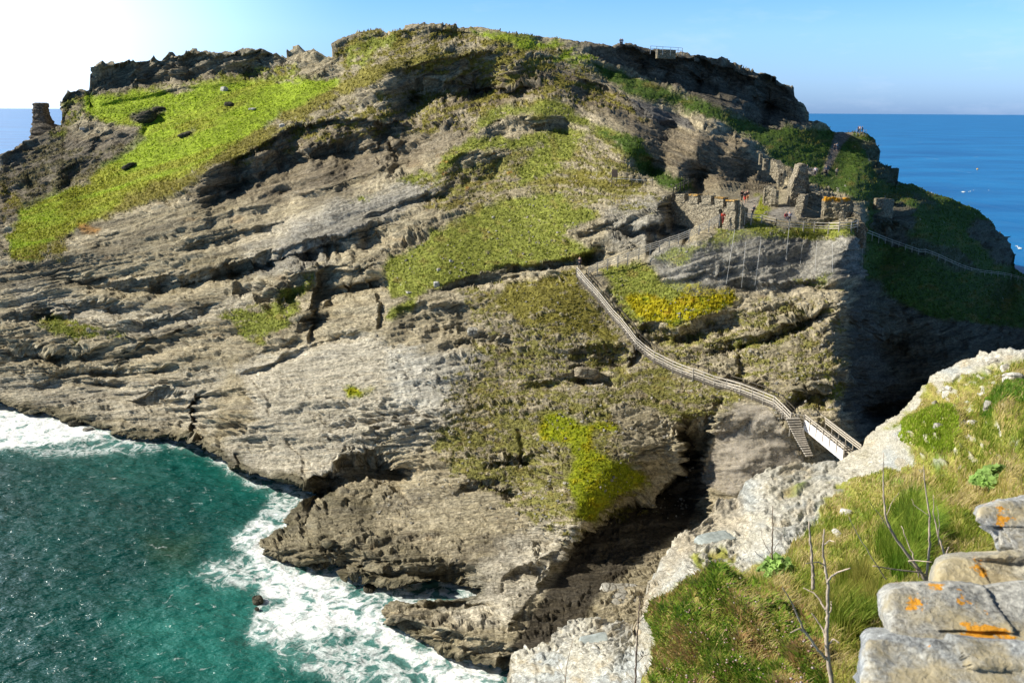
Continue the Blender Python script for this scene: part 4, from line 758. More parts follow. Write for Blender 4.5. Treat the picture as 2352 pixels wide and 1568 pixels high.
# ---- footbridge
A = PV(1847, 974, 91); B = PV(1938, 1056, 83.2); B.z = A.z - .6; ax = (B - A).normalized(); sd_v = Vector((-ax.y, ax.x, 0)).normalized(); sd_v = sd_v if sd_v.x > 0 else -sd_v
e = empty('footbridge', A); tag(e, 'narrow footbridge with white side panels joining the island cliff to the headland', 'bridge'); Lb = (B - A).length; Wd = 1.75
MB().bar(sd_v * Wd / 2 + Vector((0, 0, -.05)), ax * Lb + sd_v * Wd / 2 + Vector((0, 0, -.05)), Wd, .1).build('deck', M['rail'], e)
n = int(Lb / .55)
for k in range(n):
    p = ax * (k + .5) * .55; MB().bar(p + sd_v * .1 + Vector((0, 0, .03)), p + sd_v * (Wd - .1) + Vector((0, 0, .03)), .16, .07).build('tread', M['wooddark'], e)
for s0 in (0, 1):
    o0 = sd_v * (Wd * s0)
    if s0 == 0: MB().bar(o0 - sd_v * .05 + Vector((0, 0, .02)), o0 - sd_v * .05 + ax * Lb + Vector((0, 0, .02)), .05, 1.15).build('side_panel', M['white'], e)
    else: MB().bar(o0 + Vector((0, 0, -.3)), o0 + ax * Lb + Vector((0, 0, -.3)), .12, .5).build('girder', M['wood'], e)
    for k in range(7):
        q = o0 + ax * (Lb * k / 6) - sd_v * (.1 if s0 == 0 else 0); MB().bar(q + Vector((0, 0, -.2)), q + Vector((0, 0, 1.12)), .09, .09, (1, 0, 0)).build('post', M['wood'], e)
    for r in (1.1, .85, .6) if s0 else (1.1, .85): MB().bar(o0 + Vector((0, 0, r)), o0 + ax * Lb + Vector((0, 0, r)), .09, .09).build('handrail', M['rail'], e)
# landing
b0 = W1[-1]; e = empty('landing', b0); tag(e, 'timber landing platform between the cliff staircase and the footbridge', 'platform')
cross = (A - b0); cl = cross.length
for k in range(9):
    p = Vector((0, 0, 0)).lerp(cross, k / 8); MB().bar(p + Vector((-.1, 0, -.05)), p + sd_v * 1.9 + Vector((0, .2, -.05)), .22, .07).build('board', M['rail' if k % 2 else 'wooddark'], e)
for t in (0, .5, 1):
    p = Vector((0, 0, 0)).lerp(cross, t); MB().bar(p + Vector((0, -.12, -1.6)), p + Vector((0, -.12, 1.05)), .12, .12, (1, 0, 0)).build('post', M['wood'], e)
for r in (1.0, .65, .3): MB().bar(Vector((0, -.14, r)), cross + Vector((0, -.14, r)), .05, .09).build('rail', M['rail'], e)
# old steps below the landing
e = empty('steps', PV(1815, 962, 91.2)); tag(e, 'steep old flight of dark steps dropping below the landing', 'steps')
st = [(1806,962),(1816,985),(1826,1005),(1837,1024),(1850,1046)]; ns = 17
for k in range(ns):
    t = k / (ns - 1); u = np.interp(t, np.linspace(0, 1, 5), [a for a, _ in st]); v = np.interp(t, np.linspace(0, 1, 5), [b for _, b in st]); y = 90.6 - 3.2 * t
    wd = (34 - 16 * t) * y / 2037; p = PV(u, v, y) - e.location
    MB().bar(p + Vector((0, 0, 0)), p + Vector((wd, .15, .02)), .30, .1).build('step', M['wood'], e)
    MB().bar(p + Vector((0.02, .14, -.14)), p + Vector((wd - .02, .29, -.12)), .05, .2).build('riser', M['wooddark'], e)
# ---- rock netting and its cables
def net_sheet(name, label, poly, mat, off=.12, step=5):
    p = np.array(poly, float); x0, y0 = p.min(0); x1, y1 = p.max(0); us = np.arange(x0, x1 + step, step); vs_ = np.arange(y0, y1 + step, step)
    U, V = np.meshgrid(us, vs_, indexing='ij'); D = sdist(poly, U, V); Z = np.full(U.shape, np.nan)
    for i in range(U.shape[0]):
        for j in range(U.shape[1]):
            if D[i, j] > -step * 1.5:
                h_ = hit(U[i, j], V[i, j], BH)
                if h_ is not None: Z[i, j] = h_.y
    vals = np.where(np.isnan(Z), np.nanmean(Z), Z)
    sm_ = vals.copy()
    for _ in range(3): sm_ = np.minimum(blur(sm_, 1), vals)
    Q = P(U, V, sm_ - off * 2); idx = -np.ones(U.shape, int); vv = []; ff = []
    ok = D > 0
    for i in range(U.shape[0] - 1):
        for j in range(U.shape[1] - 1):
            if ok[i, j] or ok[i + 1, j] or ok[i, j + 1] or ok[i + 1, j + 1]:
                q = []
                for a, b in ((i, j), (i, j + 1), (i + 1, j + 1), (i + 1, j)):
                    if idx[a, b] < 0: idx[a, b] = len(vv); vv.append(Q[a, b])
                    q.append(idx[a, b])
                if max(sm_[i, j], sm_[i + 1, j], sm_[i, j + 1]) - min(sm_[i, j], sm_[i + 1, j], sm_[i, j + 1]) < 6: ff.append(q)
    c = np.array(vv[0]); o = mesh_np(name, np.array(vv) - c, np.array(ff), mat); o.location = c.tolist(); return tag(o, label, 'rock netting')
def net_mat(name, c, alpha, scale):
    m, nt, b = newmat(name); L = nt.links; b.inputs['Base Color'].default_value = (*c, 1); b.inputs['Roughness'].default_value = .8
    tc = nd(nt, 'ShaderNodeTexCoord'); n = noise_node(nt, tc.outputs['Object'], scale, 5, .7); L.new(ramp(nt, n, alpha * .3, min(1, alpha * 1.7), .35, .65), b.inputs['Alpha']); return m
net_sheet('rock_netting', 'pale brown fine netting draped over the rock below the fence beside the old steps', [(1612,1105),(1640,1010),(1690,930),(1755,935),(1800,985),(1848,1058),(1745,1088),(1690,1138)], net_mat('brown net', (.42, .37, .30), .30, 1.0))
net_sheet('rock_netting', 'wide grey wire netting hung on cables over the cliff below the castle terrace', [(1490,585),(1560,560),(1690,520),(1780,545),(1960,560),(1985,570),(1985,635),(1860,640),(1820,690),(1700,665),(1600,680),(1520,650)], net_mat('grey net', (.28, .28, .27), .11, 1.5))
for i, (u0, v0, u1, v1) in enumerate([(1689,517,1668,652),(1713,556,1703,660),(1748,551,1734,655),(1812,525,1805,596),(1843,562,1838,606),(1876,553,1872,622),(1912,560,1912,625),(1981,565,1980,614)]):
    pts = []
    for k in range(9):
        t = k / 8; u = u0 + (u1 - u0) * t; v = v0 + (v1 - v0) * t; h_ = hit(u, v, BH); pts.append((u, v, h_.y))
    ym = np.minimum.accumulate([p[2] for p in pts]); W_ = [PV(p[0], p[1], y - .5) for p, y in zip(pts, ym)]
    nm = ['longest slanting', 'thin second', 'third', 'short upper', 'fifth', 'sixth straight', 'faint seventh', 'rightmost'][i]
    o = MB().tube(W_, .022, 5).build('cable', M['cable'], origin=W_[0]); tag(o, '%s pale cable from the left hanging down the netted cliff below the castle' % nm, 'cable', 'cables holding the cliff netting')
# ---- sea stack
def stack():
    Y0 = 222; prof = [(330,66,150),(318,77,146),(305,79,143),(292,79,139),(284,79.5,121),(270,79,113),(262,80,110),(252,79,109),(243,80,107),(238,78,109),(236,81,104)]
    vs = np.linspace(345, 236, 60); rows = []
    pv = np.array(prof[::-1], float)
    for v in vs:
        l = np.interp(v, pv[:, 0], pv[:, 1]); r = np.interp(v, pv[:, 0], pv[:, 2]); l += 2.6 * float(vn(v / 3.2, .5, .5, 801)) - (3 if v > 330 else 0); r += 3.0 * float(vn(v / 3.5, 9.5, .5, 802))
        c = PV((l + r) / 2, v, Y0); rx = (r - l) / 2 * Y0 / 2037; ry = rx * .75 + .4; ring = []
        for k in range(28):
            a = 2 * math.pi * k / 28; ca, sa = math.cos(a), math.sin(a); q = 1 / max(abs(ca), abs(sa)) ** .6
            nn = 1 + .14 * float(vn(ca * 2 + 5, sa * 2, v / 5, 803))
            ring.append((c.x + rx * ca * min(q, 1 / max(abs(ca), .01)) * (nn if abs(ca) < .8 else 1), c.y + ry * sa * q * nn, c.z))
        rows.append(ring + [ring[0]])
    rows.append([tuple(np.mean(rows[-1][:-1], 0))] * 29); Q = np.array(rows).transpose(1, 0, 2); c = Q[0, 0].copy()
    o = mesh_np('rock_stack', (Q - c).reshape(-1, 3), grid_faces(29, len(rows)), M['stack'], smooth=False); o.location = c.tolist(); tag(o, 'isolated dark pinnacle of layered rock at the far left end of the headland', 'rock stack')
stack()
# ---- boulders
def rock_mesh(name, sx, sy, sz, seed, mat, flat=.0, parent=None, nu=40, nv=22, pw=.55, layer=.06, amp=.14):
    th = np.linspace(0, 2 * math.pi, nu + 1); ph = np.linspace(-math.pi / 2, math.pi / 2, nv); T, Pp = np.meshgrid(th, ph, indexing='ij')
    f = lambda x: np.sign(x) * np.abs(x) ** pw
    x = f(np.cos(Pp)) * f(np.cos(T)); y = f(np.cos(Pp)) * f(np.sin(T)); z = f(np.sin(Pp)); d = 1 + amp * fbm(x * 1.3 + seed * 3.1, y * 1.3, z * 1.3 + seed, 4, 851) + .5 * amp * cell(x * 2.2 + seed, z * 3 + .4 * y, 853)
    x[-1] = x[0]; y[-1] = y[0]; z[-1] = z[0]; d[-1] = d[0]
    zz = z * d; st_ = layer * vn(np.floor(zz * 5) * 2.7 + seed, .5, .5, 855); x = x * d * (1 + st_) + .12 * zz * math.sin(seed); y = y * d * (1 + st_)
    return mesh_np(name, np.stack([x * sx, y * sy, zz * sz], -1).reshape(-1, 3), grid_faces(nu + 1, nv), mat, parent, smooth=False)
def boulder(u, v, wu, hv, label, mat='rock', seed=0, rz=0, ry=0, group=None, name='boulder', which=None, pw=.5, dep=.8, sink=.25, Yf=None):
    g = PV(u, v, Yf) if Yf else hit(u, v, which)
    if g is None: return
    k = g.y / 2037; o = rock_mesh(name, wu * k / 2, wu * k / 2 * dep, hv * k / 2, seed + 1, M[mat], pw=pw); o.location = g + Vector((0, 0, hv * k * (.5 - sink) * .3)); o.rotation_euler = (.2 * math.sin(seed * 5), ry, rz)
    return tag(o, label, 'rock' if name != 'slab' else 'slab', group)
gh = 'loose pale stones on the cliff grass'
for i, (u, v, a, b, l) in enumerate([(1003,655,14,15,'grey upright slab of stone at the lower edge of the big olive meadow'),(1008,620,9,7,'small white stone on the lower left of the olive meadow'),(1035,601,7,9,'pointed white stone standing in the middle of the olive meadow'),(1123,534,6,5,'tiny white stone high on the olive meadow'),(1133,500,8,6,'pale stone near the top of the olive meadow'),(939,672,14,5,'flat tan stone below the left tip of the olive meadow'),(515,207,16,12,'pale blocky stone near the top of the bright grass slope'),(580,251,16,5,'flat pale stone in the upper right of the bright grass slope'),(648,290,13,9,'grey stone at the lower lip of the bright grass slope'),(189,296,12,6,'pale stone at the left edge of the bright grass slope'),(1193,1135,8,6,'white stone on the slope left of the yellow green plants'),(1380,932,7,6,'small white stone above the yellow green plants'),(1450,984,8,7,'pale stone right of the yellow green plants')]):
    boulder(u, v, a, b, l, 'palerock', i + 3, .4 * i, group=None, which=BH)
boulder(1432, 1388, 118, 66, 'big pale grey layered boulder wedged in the dark gully beside the pale cliff', 'rock', 87, .2, .1, Yf=79.5, pw=.45); M['tanrock'] = stone_mat('tan boulder', (.30, .26, .18), (.24, .20, .14), (.15, .12, .08), .8); boulder(1347, 858, 56, 26, 'large tan tilted rock slab in the gully below the staircase', 'tanrock', 21, .2, .15, which=BH); boulder(1088, 763, 30, 20, 'rounded layered boulder in the middle of the cliff', 'rock', 23, .1, which=BH)
boulder(337, 272, 44, 26, 'largest dark outcrop boulder in the bright grass slope', 'darkrock', 25, 0, -.2, which=BH, pw=.7); boulder(367, 252, 30, 12, 'smaller dark outcrop boulder just above the largest one on the bright slope', 'darkrock', 27, which=BH, pw=.7); boulder(527, 243, 22, 14, 'lone dark outcrop boulder in the upper bright grass slope', 'darkrock', 28, which=BH, pw=.7)
boulder(425, 310, 30, 10, 'low dark outcrop in the middle of the bright grass slope', 'darkrock', 29, 0, -.3, which=BH, pw=.7); boulder(298, 383, 34, 11, 'long low dark outcrop in the lower bright grass slope', 'darkrock', 30, 0, -.4, which=BH, pw=.7)
for i, (u, v, a, b, l) in enumerate([(152,968,14,8,'small dark rock in the foam at the left shore'),(175,975,34,18,'largest dark rock in the foam at the left shore'),(203,988,26,12,'grey rock in the foam right of the dark ones'),(848,1352,36,14,'mossy rock awash beside the middle promontory'),(592,1380,34,20,'brown rock half covered by breaking foam'),(590,1398,12,8,'small rock just below the foam covered one')]):
    y = float(yw(u, v)); boulder(u, v, a, b, l, 'darkrock' if i != 2 else 'rock', 40 + i, .5 * i, Yf=y, pw=.7)
for i, (u, v, a, b, l, m_) in enumerate([(2329,878,44,40,'big square layered block of stone at the right edge of the grassy headland','palerock'),(2177,905,26,34,'leaning pale slab on the headland grass','palerock'),(2157,982,30,18,'grey stone beside the round grass mound','rock'),(2233,974,22,18,'small pale angular stone in the headland grass','palerock'),(2280,832,24,16,'pale stone near the crest of the headland','palerock'),(2256,907,14,10,'small round pale stone left of the square block','palerock'),(2270,945,30,46,'narrow pale outcrop running down the headland grass','rock'),(2310,850,26,14,'flat pale stone above the square block','palerock'),(2150,930,20,10,'tan flat stone below the leaning slab','rock'),(1928,1232,40,16,'flat white stone at the edge of the pale cliff','palerock'),(1945,1184,40,18,'pale ridge of stone near the tall grass','palerock'),(2200,870,30,12,'long pale slab on the crest of the headland','palerock')]):
    boulder(u, v, a, b, l, m_, 60 + i, .7 * i, .1 * i, which=BM)
boulder(1363, 1473, 72, 17, 'flat blue grey slate slab lying on the pale cliff top', 'slate', 81, .1, -.12, name='slab', which=BM, pw=.3, dep=.6); boulder(1640, 1243, 90, 30, 'smooth blue grey slate slab set in the pale cliff edge', 'slate', 83, .3, -.1, name='slab', which=BM, pw=.4, dep=.6, sink=.5)

def hill_scatter():
    U, V, Q, G, col, K = HG; r = np.random.default_rng(91); nu, nv = U.shape
    wt = np.where((blur(G, 3) > .16) & (U > -60) & (U < 2380), 1.0, .0) * (V < 1240); 
    cand = np.flatnonzero((wt > 0).ravel()); pick = r.choice(cand, 80000); b = Q.reshape(-1, 3)[pick].astype(float); c = col.reshape(-1, 3)[pick] * (.92 + .24 * r.random((len(pick), 1))); m = len(pick)
    big = (c[:, 0] > .3) & (c[:, 2] < .03); d = b[:, 1] / 110; lim_ = (c[:, 1] > c[:, 0] * 1.12) & (b[:, 1] > 150); h = (.08 + .17 * r.random(m)) * d * np.where(big, 1.5, 1) * np.where(lim_, .45, 1); w = (.04 + .08 * r.random(m)) * d * np.where(big, 1.5, 1); a = r.uniform(0, 2 * np.pi, m)
    b += r.normal(0, .08, (m, 3)) * np.array([1, 1, 0]); ax = np.stack([np.cos(a), np.sin(a), 0 * a], 1) * w[:, None]; ln = np.stack([r.normal(.1, .35, m), r.normal(0, .35, m), np.ones(m)], 1) * h[:, None]; dn = np.array([0, 0, -.1])
    Vt = np.stack([b - ax + dn, b + ax + dn, b + ln + ax * .5, b + ln - ax * .5], 1).reshape(-1, 3); F_ = np.arange(m * 4).reshape(-1, 4)
    o = mesh_np('turf', Vt, F_, bladem(), col=np.repeat(c, 4, 0), smooth=False); tag(o, 'turf and low plants growing over the cliff slopes', 'turf', kind='stuff')
    cand = np.flatnonzero(((U > 860) & (U < 1960) & (V > 420) & (V < 1200) & (vn(U / 70, V / 45, .4, 193) > -.15)).ravel()); pick = r.choice(cand, 2600); b = Q.reshape(-1, 3)[pick].astype(float); m = len(pick); s_ = .06 + .22 * r.random(m) ** 3
    oc = np.array([[1, 0, 0], [0, 1, 0], [-1, 0, 0], [0, -1, 0], [.5, .3, .8], [-.4, .5, .7], [-.5, -.4, .6], [.4, -.5, .8]]); Vt = b[:, None] + (oc[None] * (1 + r.normal(0, .25, (m, 8, 3)))) * s_[:, None, None]; q = np.arange(m)[:, None, None] * 8
    f = np.array([[0, 1, 5, 4], [1, 2, 6, 5], [2, 3, 7, 6], [3, 0, 4, 7], [4, 5, 6, 7]]); cc = np.array([.46, .43, .36]) * (.5 + .7 * r.random((m, 1)))
    o = mesh_np('loose_stones', Vt.reshape(-1, 3), (q + f[None]).reshape(-1, 4), bladem(), col=np.repeat(cc, 8, 0), smooth=False); tag(o, 'small loose stones scattered over the cliff turf', 'stones', kind='stuff')
def bladem():
    if 'tint' not in M:
        m, nt, b = newmat('tinted growth'); at = nd(nt, 'ShaderNodeAttribute', attribute_name='tint'); nt.links.new(at.outputs['Color'], b.inputs['Base Color']); b.inputs['Roughness'].default_value = .9; b.inputs['Specular IOR Level'].default_value = .1; tl = nd(nt, 'ShaderNodeBsdfTranslucent'); nt.links.new(at.outputs['Color'], tl.inputs[0]); mx = nd(nt, 'ShaderNodeMixShader'); mx.inputs[0].default_value = .4; nt.links.new(b.outputs[0], mx.inputs[1]); nt.links.new(tl.outputs[0], mx.inputs[2]); nt.links.new(mx.outputs[0], nt.nodes['Material Output'].inputs[0]); M['tint'] = m
    return M['tint']
hill_scatter()
#@@FIG
def skin(name, pts, edges, rad, mat, parent, root=0, sub=1):
    me = bpy.data.meshes.new(name); me.from_pydata([tuple(p) for p in pts], edges, []); o = bpy.data.objects.new(name, me); C.objects.link(o)
    m = o.modifiers.new('skin', 'SKIN'); m.use_smooth_shade = True
    for i, r in enumerate(rad): d = me.skin_vertices[0].data[i]; d.radius = (r, r); d.use_root = (i == root)
    s_ = o.modifiers.new('sub', 'SUBSURF'); s_.levels = sub; s_.render_levels = sub
    dg = bpy.context.evaluated_depsgraph_get(); nm = bpy.data.meshes.new_from_object(o.evaluated_get(dg)); o.modifiers.clear(); o.data = nm; nm.materials.clear(); nm.materials.append(mat)
    o.parent = parent; return o
PC = {}
def cloth(c):
    if c not in PC: PC[c] = simple_mat('fabric %d' % len(PC), c, .9, .08, 6)
    return PC[c]
SKINM = simple_mat('skin', (.55, .34, .24), .6, .05, 4)
def person(pos, rz, pose, top, leg, hair, label, h=1.72, group=None, shorts=False, long_=False):
    e = empty('person', pos, rz); tag(e, label, 'person', group); k = h / 1.75; s_ = .42
    if pose == 'sit': hip = .50; kn = [(-.1, -.42, .48), (.1, -.42, .50)]; ft = [(-.1, -.46, .06), (.12, -.5, .06)]; lean = -.05
    elif pose == 'walk': hip = .90; kn = [(-.09, -.18, .50), (.09, .06, .50)]; ft = [(-.09, -.26, .07), (.09, .34, .12)]; lean = -.06
    elif pose == 'lean': hip = .90; kn = [(-.1, -.04, .49), (.1, .02, .49)]; ft = [(-.12, .02, .06), (.12, .1, .06)]; lean = -.2
    else: hip = .91; kn = [(-.1, -.03, .49), (.1, 0, .49)]; ft = [(-.12, .0, .06), (.13, .02, .06)]; lean = 0
    z = hip; sh = z + .50; hd = sh + .17
    hx = [(-.20, lean, sh), (.20, lean, sh)]; el = [(-.27, lean + .03, sh - .28), (.27, lean + .03, sh - .28)]
    ha = [(-.24, lean - .16, sh - .48), (.24, lean - .16, sh - .48)] if pose != 'lean' else [(-.2, lean - .32, sh - .34), (.2, lean - .32, sh - .34)]
    pts = [(0, 0, z), (0, lean * .5, z + .25), (0, lean, sh), (0, lean - .01, sh + .09), (0, lean - .02, hd), (0, lean - .03, hd + .10)]; rad = [.13, .12, .13, .05, .085, .075]; ed = [(0, 1), (1, 2), (2, 3), (3, 4), (4, 5)]
    for i in (0, 1):
        b = len(pts); sx = -1 if i == 0 else 1
        pts += [hx[i], el[i], ha[i], (sx * .09, 0, z - .05), kn[i], ft[i], (ft[i][0], ft[i][1] - .16, ft[i][2] - .02)]; rad += [.058, .042, .034, .085, .055, .04, .035]
        ed += [(2, b), (b, b + 1), (b + 1, b + 2), (0, b + 3), (b + 3, b + 4), (b + 4, b + 5), (b + 5, b + 6)]
    sc = lambda L: [(a * k, b * k, c * k) for a, b, c in L]
    skin('body', sc(pts), ed, [r * k for r in rad], SKINM, e)
    tp = [pts[0], pts[1], pts[2]] + ([hx[0], el[0], tuple(np.array(el[0]) * .3 + np.array(ha[0]) * .7)]) + ([hx[1], el[1], tuple(np.array(el[1]) * .3 + np.array(ha[1]) * .7)])
    skin('jacket', sc(tp), [(0, 1), (1, 2), (2, 3), (3, 4), (4, 5), (2, 6), (6, 7), (7, 8)], [r * k for r in [.15, .145, .155, .08, .06, .05, .08, .06, .05]], cloth(top), e)
    lp = [(0, 0, z + .02)]; le = []; lr = [.15]
    for i in (0, 1):
        b = len(lp); f_ = .85 if not shorts else .15; sx = -1 if i == 0 else 1; en = tuple(np.array(kn[i]) * (1 - f_) + np.array(ft[i]) * f_)
        lp += [(sx * .09, 0, z - .06), kn[i], en]; lr += [.105, .08 if not shorts else .1, .06 if not shorts else .1]; le += [(0, b), (b, b + 1), (b + 1, b + 2)]
    skin('trousers' if not shorts else 'shorts', sc(lp), le, [r * k for r in lr], cloth(leg), e)
    skin('hair', sc([(0, lean + .01, hd + .04), (0, lean + .02, hd + .12)]), [(0, 1)], [.092 * k, .075 * k], cloth(hair), e)
    return e
DK = (.02, .02, .025); BR = (.06, .035, .02)
def at_ground(u, v, Y): return PV(u, v, Y)
PEOPLE = [(1703,463,131,.3,'walk',DK,DK,BR,'person in dark clothes walking on the castle path, left of a small group'),(1710,466,130,.1,'walk',(.05,.04,.05),(.75,.07,.05),BR,'person with bright red shorts walking in the middle of the castle path group'),(1716,463,131,-.2,'walk',(.05,.04,.05),(.55,.25,.12),BR,'person in tan shorts on the right of the castle path group'),
 (1728,499,117,.9,'lean',(.02,.03,.06),(.015,.02,.04),(.5,.48,.45),'grey haired person in dark blue leaning on the fence by the gate pier'),(1804,508,120,.4,'sit',(.3,.06,.07),(.05,.05,.08),BR,'seated person in a dark red top on the castle terrace'),(1813,507,120,-.3,'sit',(.35,.33,.38),(.05,.05,.06),DK,'seated person in a pale grey top on the castle terrace'),
 (1660,515,116,0,'walk',(.75,.08,.05),(.4,.07,.05),BR,'person in a red jacket passing the castle gateway'),(1853,399,172,1,'stand',(.12,.28,.5),(.03,.03,.05),BR,'person in a blue top beside the tall ruined tower'),(1872,404,168,2.8,'walk',(.7,.65,.75),(.02,.02,.04),DK,'person in a white top and dark trousers on the path above the castle'),
 (1916,348,200,0,'walk',(.03,.03,.05),(.02,.02,.03),DK,'dark figure walking up the shaded hillside path'),(1921,346,201,.3,'walk',(.55,.57,.6),(.05,.05,.08),BR,'figure in a pale top walking up the shaded hillside path'),(1897,401,178,0,'stand',(.08,.12,.2),(.02,.02,.03),DK,'dark blue figure at the foot of the shaded hillside path'),(1921,405,180,0,'stand',(.3,.28,.26),(.05,.05,.05),BR,'small distant figure above the sunlit grass bank'),
 (1971,306,219,.6,'stand',(.12,.03,.05),(.02,.02,.03),DK,'figure in maroon at the left of the far viewpoint'),(1975,306,219,-.5,'lean',(.7,.7,.75),(.03,.03,.05),BR,'bending figure in white in the middle of the far viewpoint'),(1980,306,219,1,'stand',(.03,.03,.05),(.02,.02,.03),DK,'dark figure at the right of the far viewpoint'),
 (1425,107,203,0,'stand',(.05,.04,.05),(.03,.03,.04),DK,'left of two tiny figures on the skyline'),(1428.5,107,203,0,'stand',(.06,.05,.05),(.03,.03,.04),DK,'right of two tiny figures on the skyline'),(1331,617,122.5,2.5,'stand',(.05,.04,.05),(.03,.03,.04),(.2,.1,.05),'person in dark clothes at the turn of the cliff staircase')]
fence('railing', 'small railing at the far viewpoint at the top of the hillside path', 'railing', [(1967,307),(1975,307.5),(1983,307.5),(1989,308)], Ys=[(1967,217.5),(1989,217.5)], rails=(1.0, .5), pm='cable', rm='cable', pw=.08, rw=.06)
for u, v, Y, rz, pose, a, b, c, l in PEOPLE:
    h_ = hit(u, v); Yg = min(Y, h_.y - .3) if h_ is not None and abs(h_.y - Y) < 12 else Y
    sho = 'shorts' in l; person(PV(u, v, Yg), rz, pose, a, b, c, l, shorts=sho)
# buoy
o = rock_mesh('buoy', .9, .9, .7, 3, simple_mat('orange plastic', (.8, .4, .05), .4, .02), pw=1, layer=0, amp=0, nu=16, nv=10); o.location = P(2245, 389, yw(2245, 389)).tolist(); o.location.z = .2; tag(o, 'tiny orange buoy floating on the open blue sea', 'buoy')
#@@FORE
def surf(pl, label):
    p = np.array(pl, float); x0, y0 = p.min(0) - 4; x1, y1 = p.max(0) + 4; U, V = np.meshgrid(np.linspace(x0, x1, 60), np.linspace(y0, y1, 16), indexing='ij'); D = sdist(pl, U, V) - 2.2 + 6 * fbm(U / 5, V / 1.1, 1, 4, 601); Q = P(U, V, yw(U, V)); Q[..., 2] = -.7 + .12 * sm(0, 3, D)
    F_ = grid_faces(*U.shape); k = (D.reshape(-1)[F_] > 0).all(1); c = Q.reshape(-1, 3).mean(0); o = mesh_np('surf', Q.reshape(-1, 3) - c, F_[k], cloth((.75, .8, .8))); o.location = c.tolist(); tag(o, label, 'surf', kind='stuff')
surf([(2190,438),(2230,434),(2290,433),(2260,439),(2215,441)], 'long white streak of surf on the open sea'); surf([(2120,436),(2150,438),(2140,442),(2122,441)], 'small white surf at the foot of the far point'); surf([(2322,548),(2340,560),(2365,572),(2365,580),(2335,570)], 'white surf beyond the right end of the headland')
def pillow_stone(outline, Y, depth, mat, parent, seed, tilt=.0012):
    o_ = np.array(outline, float); c = o_.mean(0); n = 120; q = np.concatenate([o_, o_[:1]]); L = np.concatenate([[0], np.cumsum(np.hypot(*np.diff(q, axis=0).T))]); t = np.linspace(0, L[-1], n + 1); ou = np.interp(t, L, q[:, 0]); ov = np.interp(t, L, q[:, 1])
    for _ in range(1): ou[1:-1] = (ou[:-2] + ou[1:-1] * 2 + ou[2:]) / 4; ov[1:-1] = (ov[:-2] + ov[1:-1] * 2 + ov[2:]) / 4
    rs = np.concatenate([np.linspace(0, 1, 46) ** .8, np.linspace(1, 0, 16)[1:]]); side = np.concatenate([np.ones(46), -np.ones(15)])
    R_, A_ = np.meshgrid(rs, np.arange(n + 1), indexing='ij'); U = c[0] + R_ * (ou[A_] - c[0]); V = c[1] + R_ * (ov[A_] - c[1]); d = np.clip(1 - R_ ** 18, 0, 1) ** .4
    s_ = side[:, None]; Yv = Y - s_ * d * depth / 2 - (V - c[1]) * tilt * Y * .5
    Q = P(U, V, Yv); nn = .045 * fbm(Q[..., 0] * 4 + seed, Q[..., 2] * 7, Q[..., 1] * 4, 6, 901, .6) + .028 * cell(Q[..., 0] * 5, Q[..., 2] * 9, 903)
    cen = Q.reshape(-1, 3).mean(0); dr = Q - cen; dr /= np.linalg.norm(dr, axis=-1, keepdims=True) + 1e-6; Q = Q + dr * nn[..., None]; Q[:, -1] = Q[:, 0]
    return mesh_np('stone', (Q - np.array(parent.location)).reshape(-1, 3), grid_faces(len(rs), n + 1), mat, parent, smooth=True)
def lichen_stone(name, base, seed, lo=.60):
    m, nt, b = newmat(name); L = nt.links; tc = nd(nt, 'ShaderNodeTexCoord'); mp = nd(nt, 'ShaderNodeMapping'); mp.inputs['Location'].default_value = (seed, seed * 2, 0); L.new(tc.outputs['Object'], mp.inputs[0]); v = mp.outputs[0]
    n1 = noise_node(nt, v, 7, 6, .7); n2 = noise_node(nt, v, 60, 5, .75); n3 = noise_node(nt, v, 3.0, 5, .6)
    rgb = nd(nt, 'ShaderNodeRGB'); rgb.outputs[0].default_value = (*base, 1); c = mulcol(nt, rgb.outputs[0], ramp(nt, n1, .7, 1.3)); c = mulcol(nt, c, ramp(nt, n2, .4, 1.6))
    a = nd(nt, 'ShaderNodeMix', data_type='RGBA'); L.new(ramp(nt, n3, 0, .7, .5, .6), a.inputs['Factor']); L.new(c, a.inputs['A']); a.inputs['B'].default_value = (.52, .42, .22, 1)
    n4 = noise_node(nt, v, 4.2, 6, .68); a2 = nd(nt, 'ShaderNodeMix', data_type='RGBA'); L.new(ramp(nt, n4, 0, 1, lo, lo + .015), a2.inputs['Factor']); L.new(a.outputs['Result'], a2.inputs['A']); a2.inputs['B'].default_value = (.72, .32, .02, 1)
    L.new(a2.outputs['Result'], b.inputs['Base Color']); b.inputs['Roughness'].default_value = .95; bp = nd(nt, 'ShaderNodeBump'); bp.inputs['Strength'].default_value = .7; bp.inputs['Distance'].default_value = .02; ad = nd(nt, 'ShaderNodeMath', operation='ADD'); L.new(n1, ad.inputs[0]); L.new(n2, ad.inputs[1]); L.new(ad.outputs[0], bp.inputs['Height']); L.new(bp.outputs[0], b.inputs['Normal']); return m
e = empty('stone_wall', PV(2180, 1560, 2.4)); tag(e, 'rough grey stone wall top blotched with orange lichen in the near right corner', 'stone wall')
pillow_stone([(2238,1195),(2250,1168),(2300,1148),(2352,1140),(2440,1136),(2450,1290),(2352,1280),(2292,1262),(2286,1225),(2262,1212)], 3.0, .55, lichen_stone('upper wall stone', (0.36, 0.36, 0.34), 1.3, .60), e, 1)
pillow_stone([(2137,1300),(2150,1282),(2176,1272),(2279,1264),(2352,1258),(2460,1255),(2460,1420),(2140,1420),(2130,1345)], 2.75, .6, lichen_stone('tan wall stone', (0.41, 0.38, 0.30), 4.1, .65), e, 2)
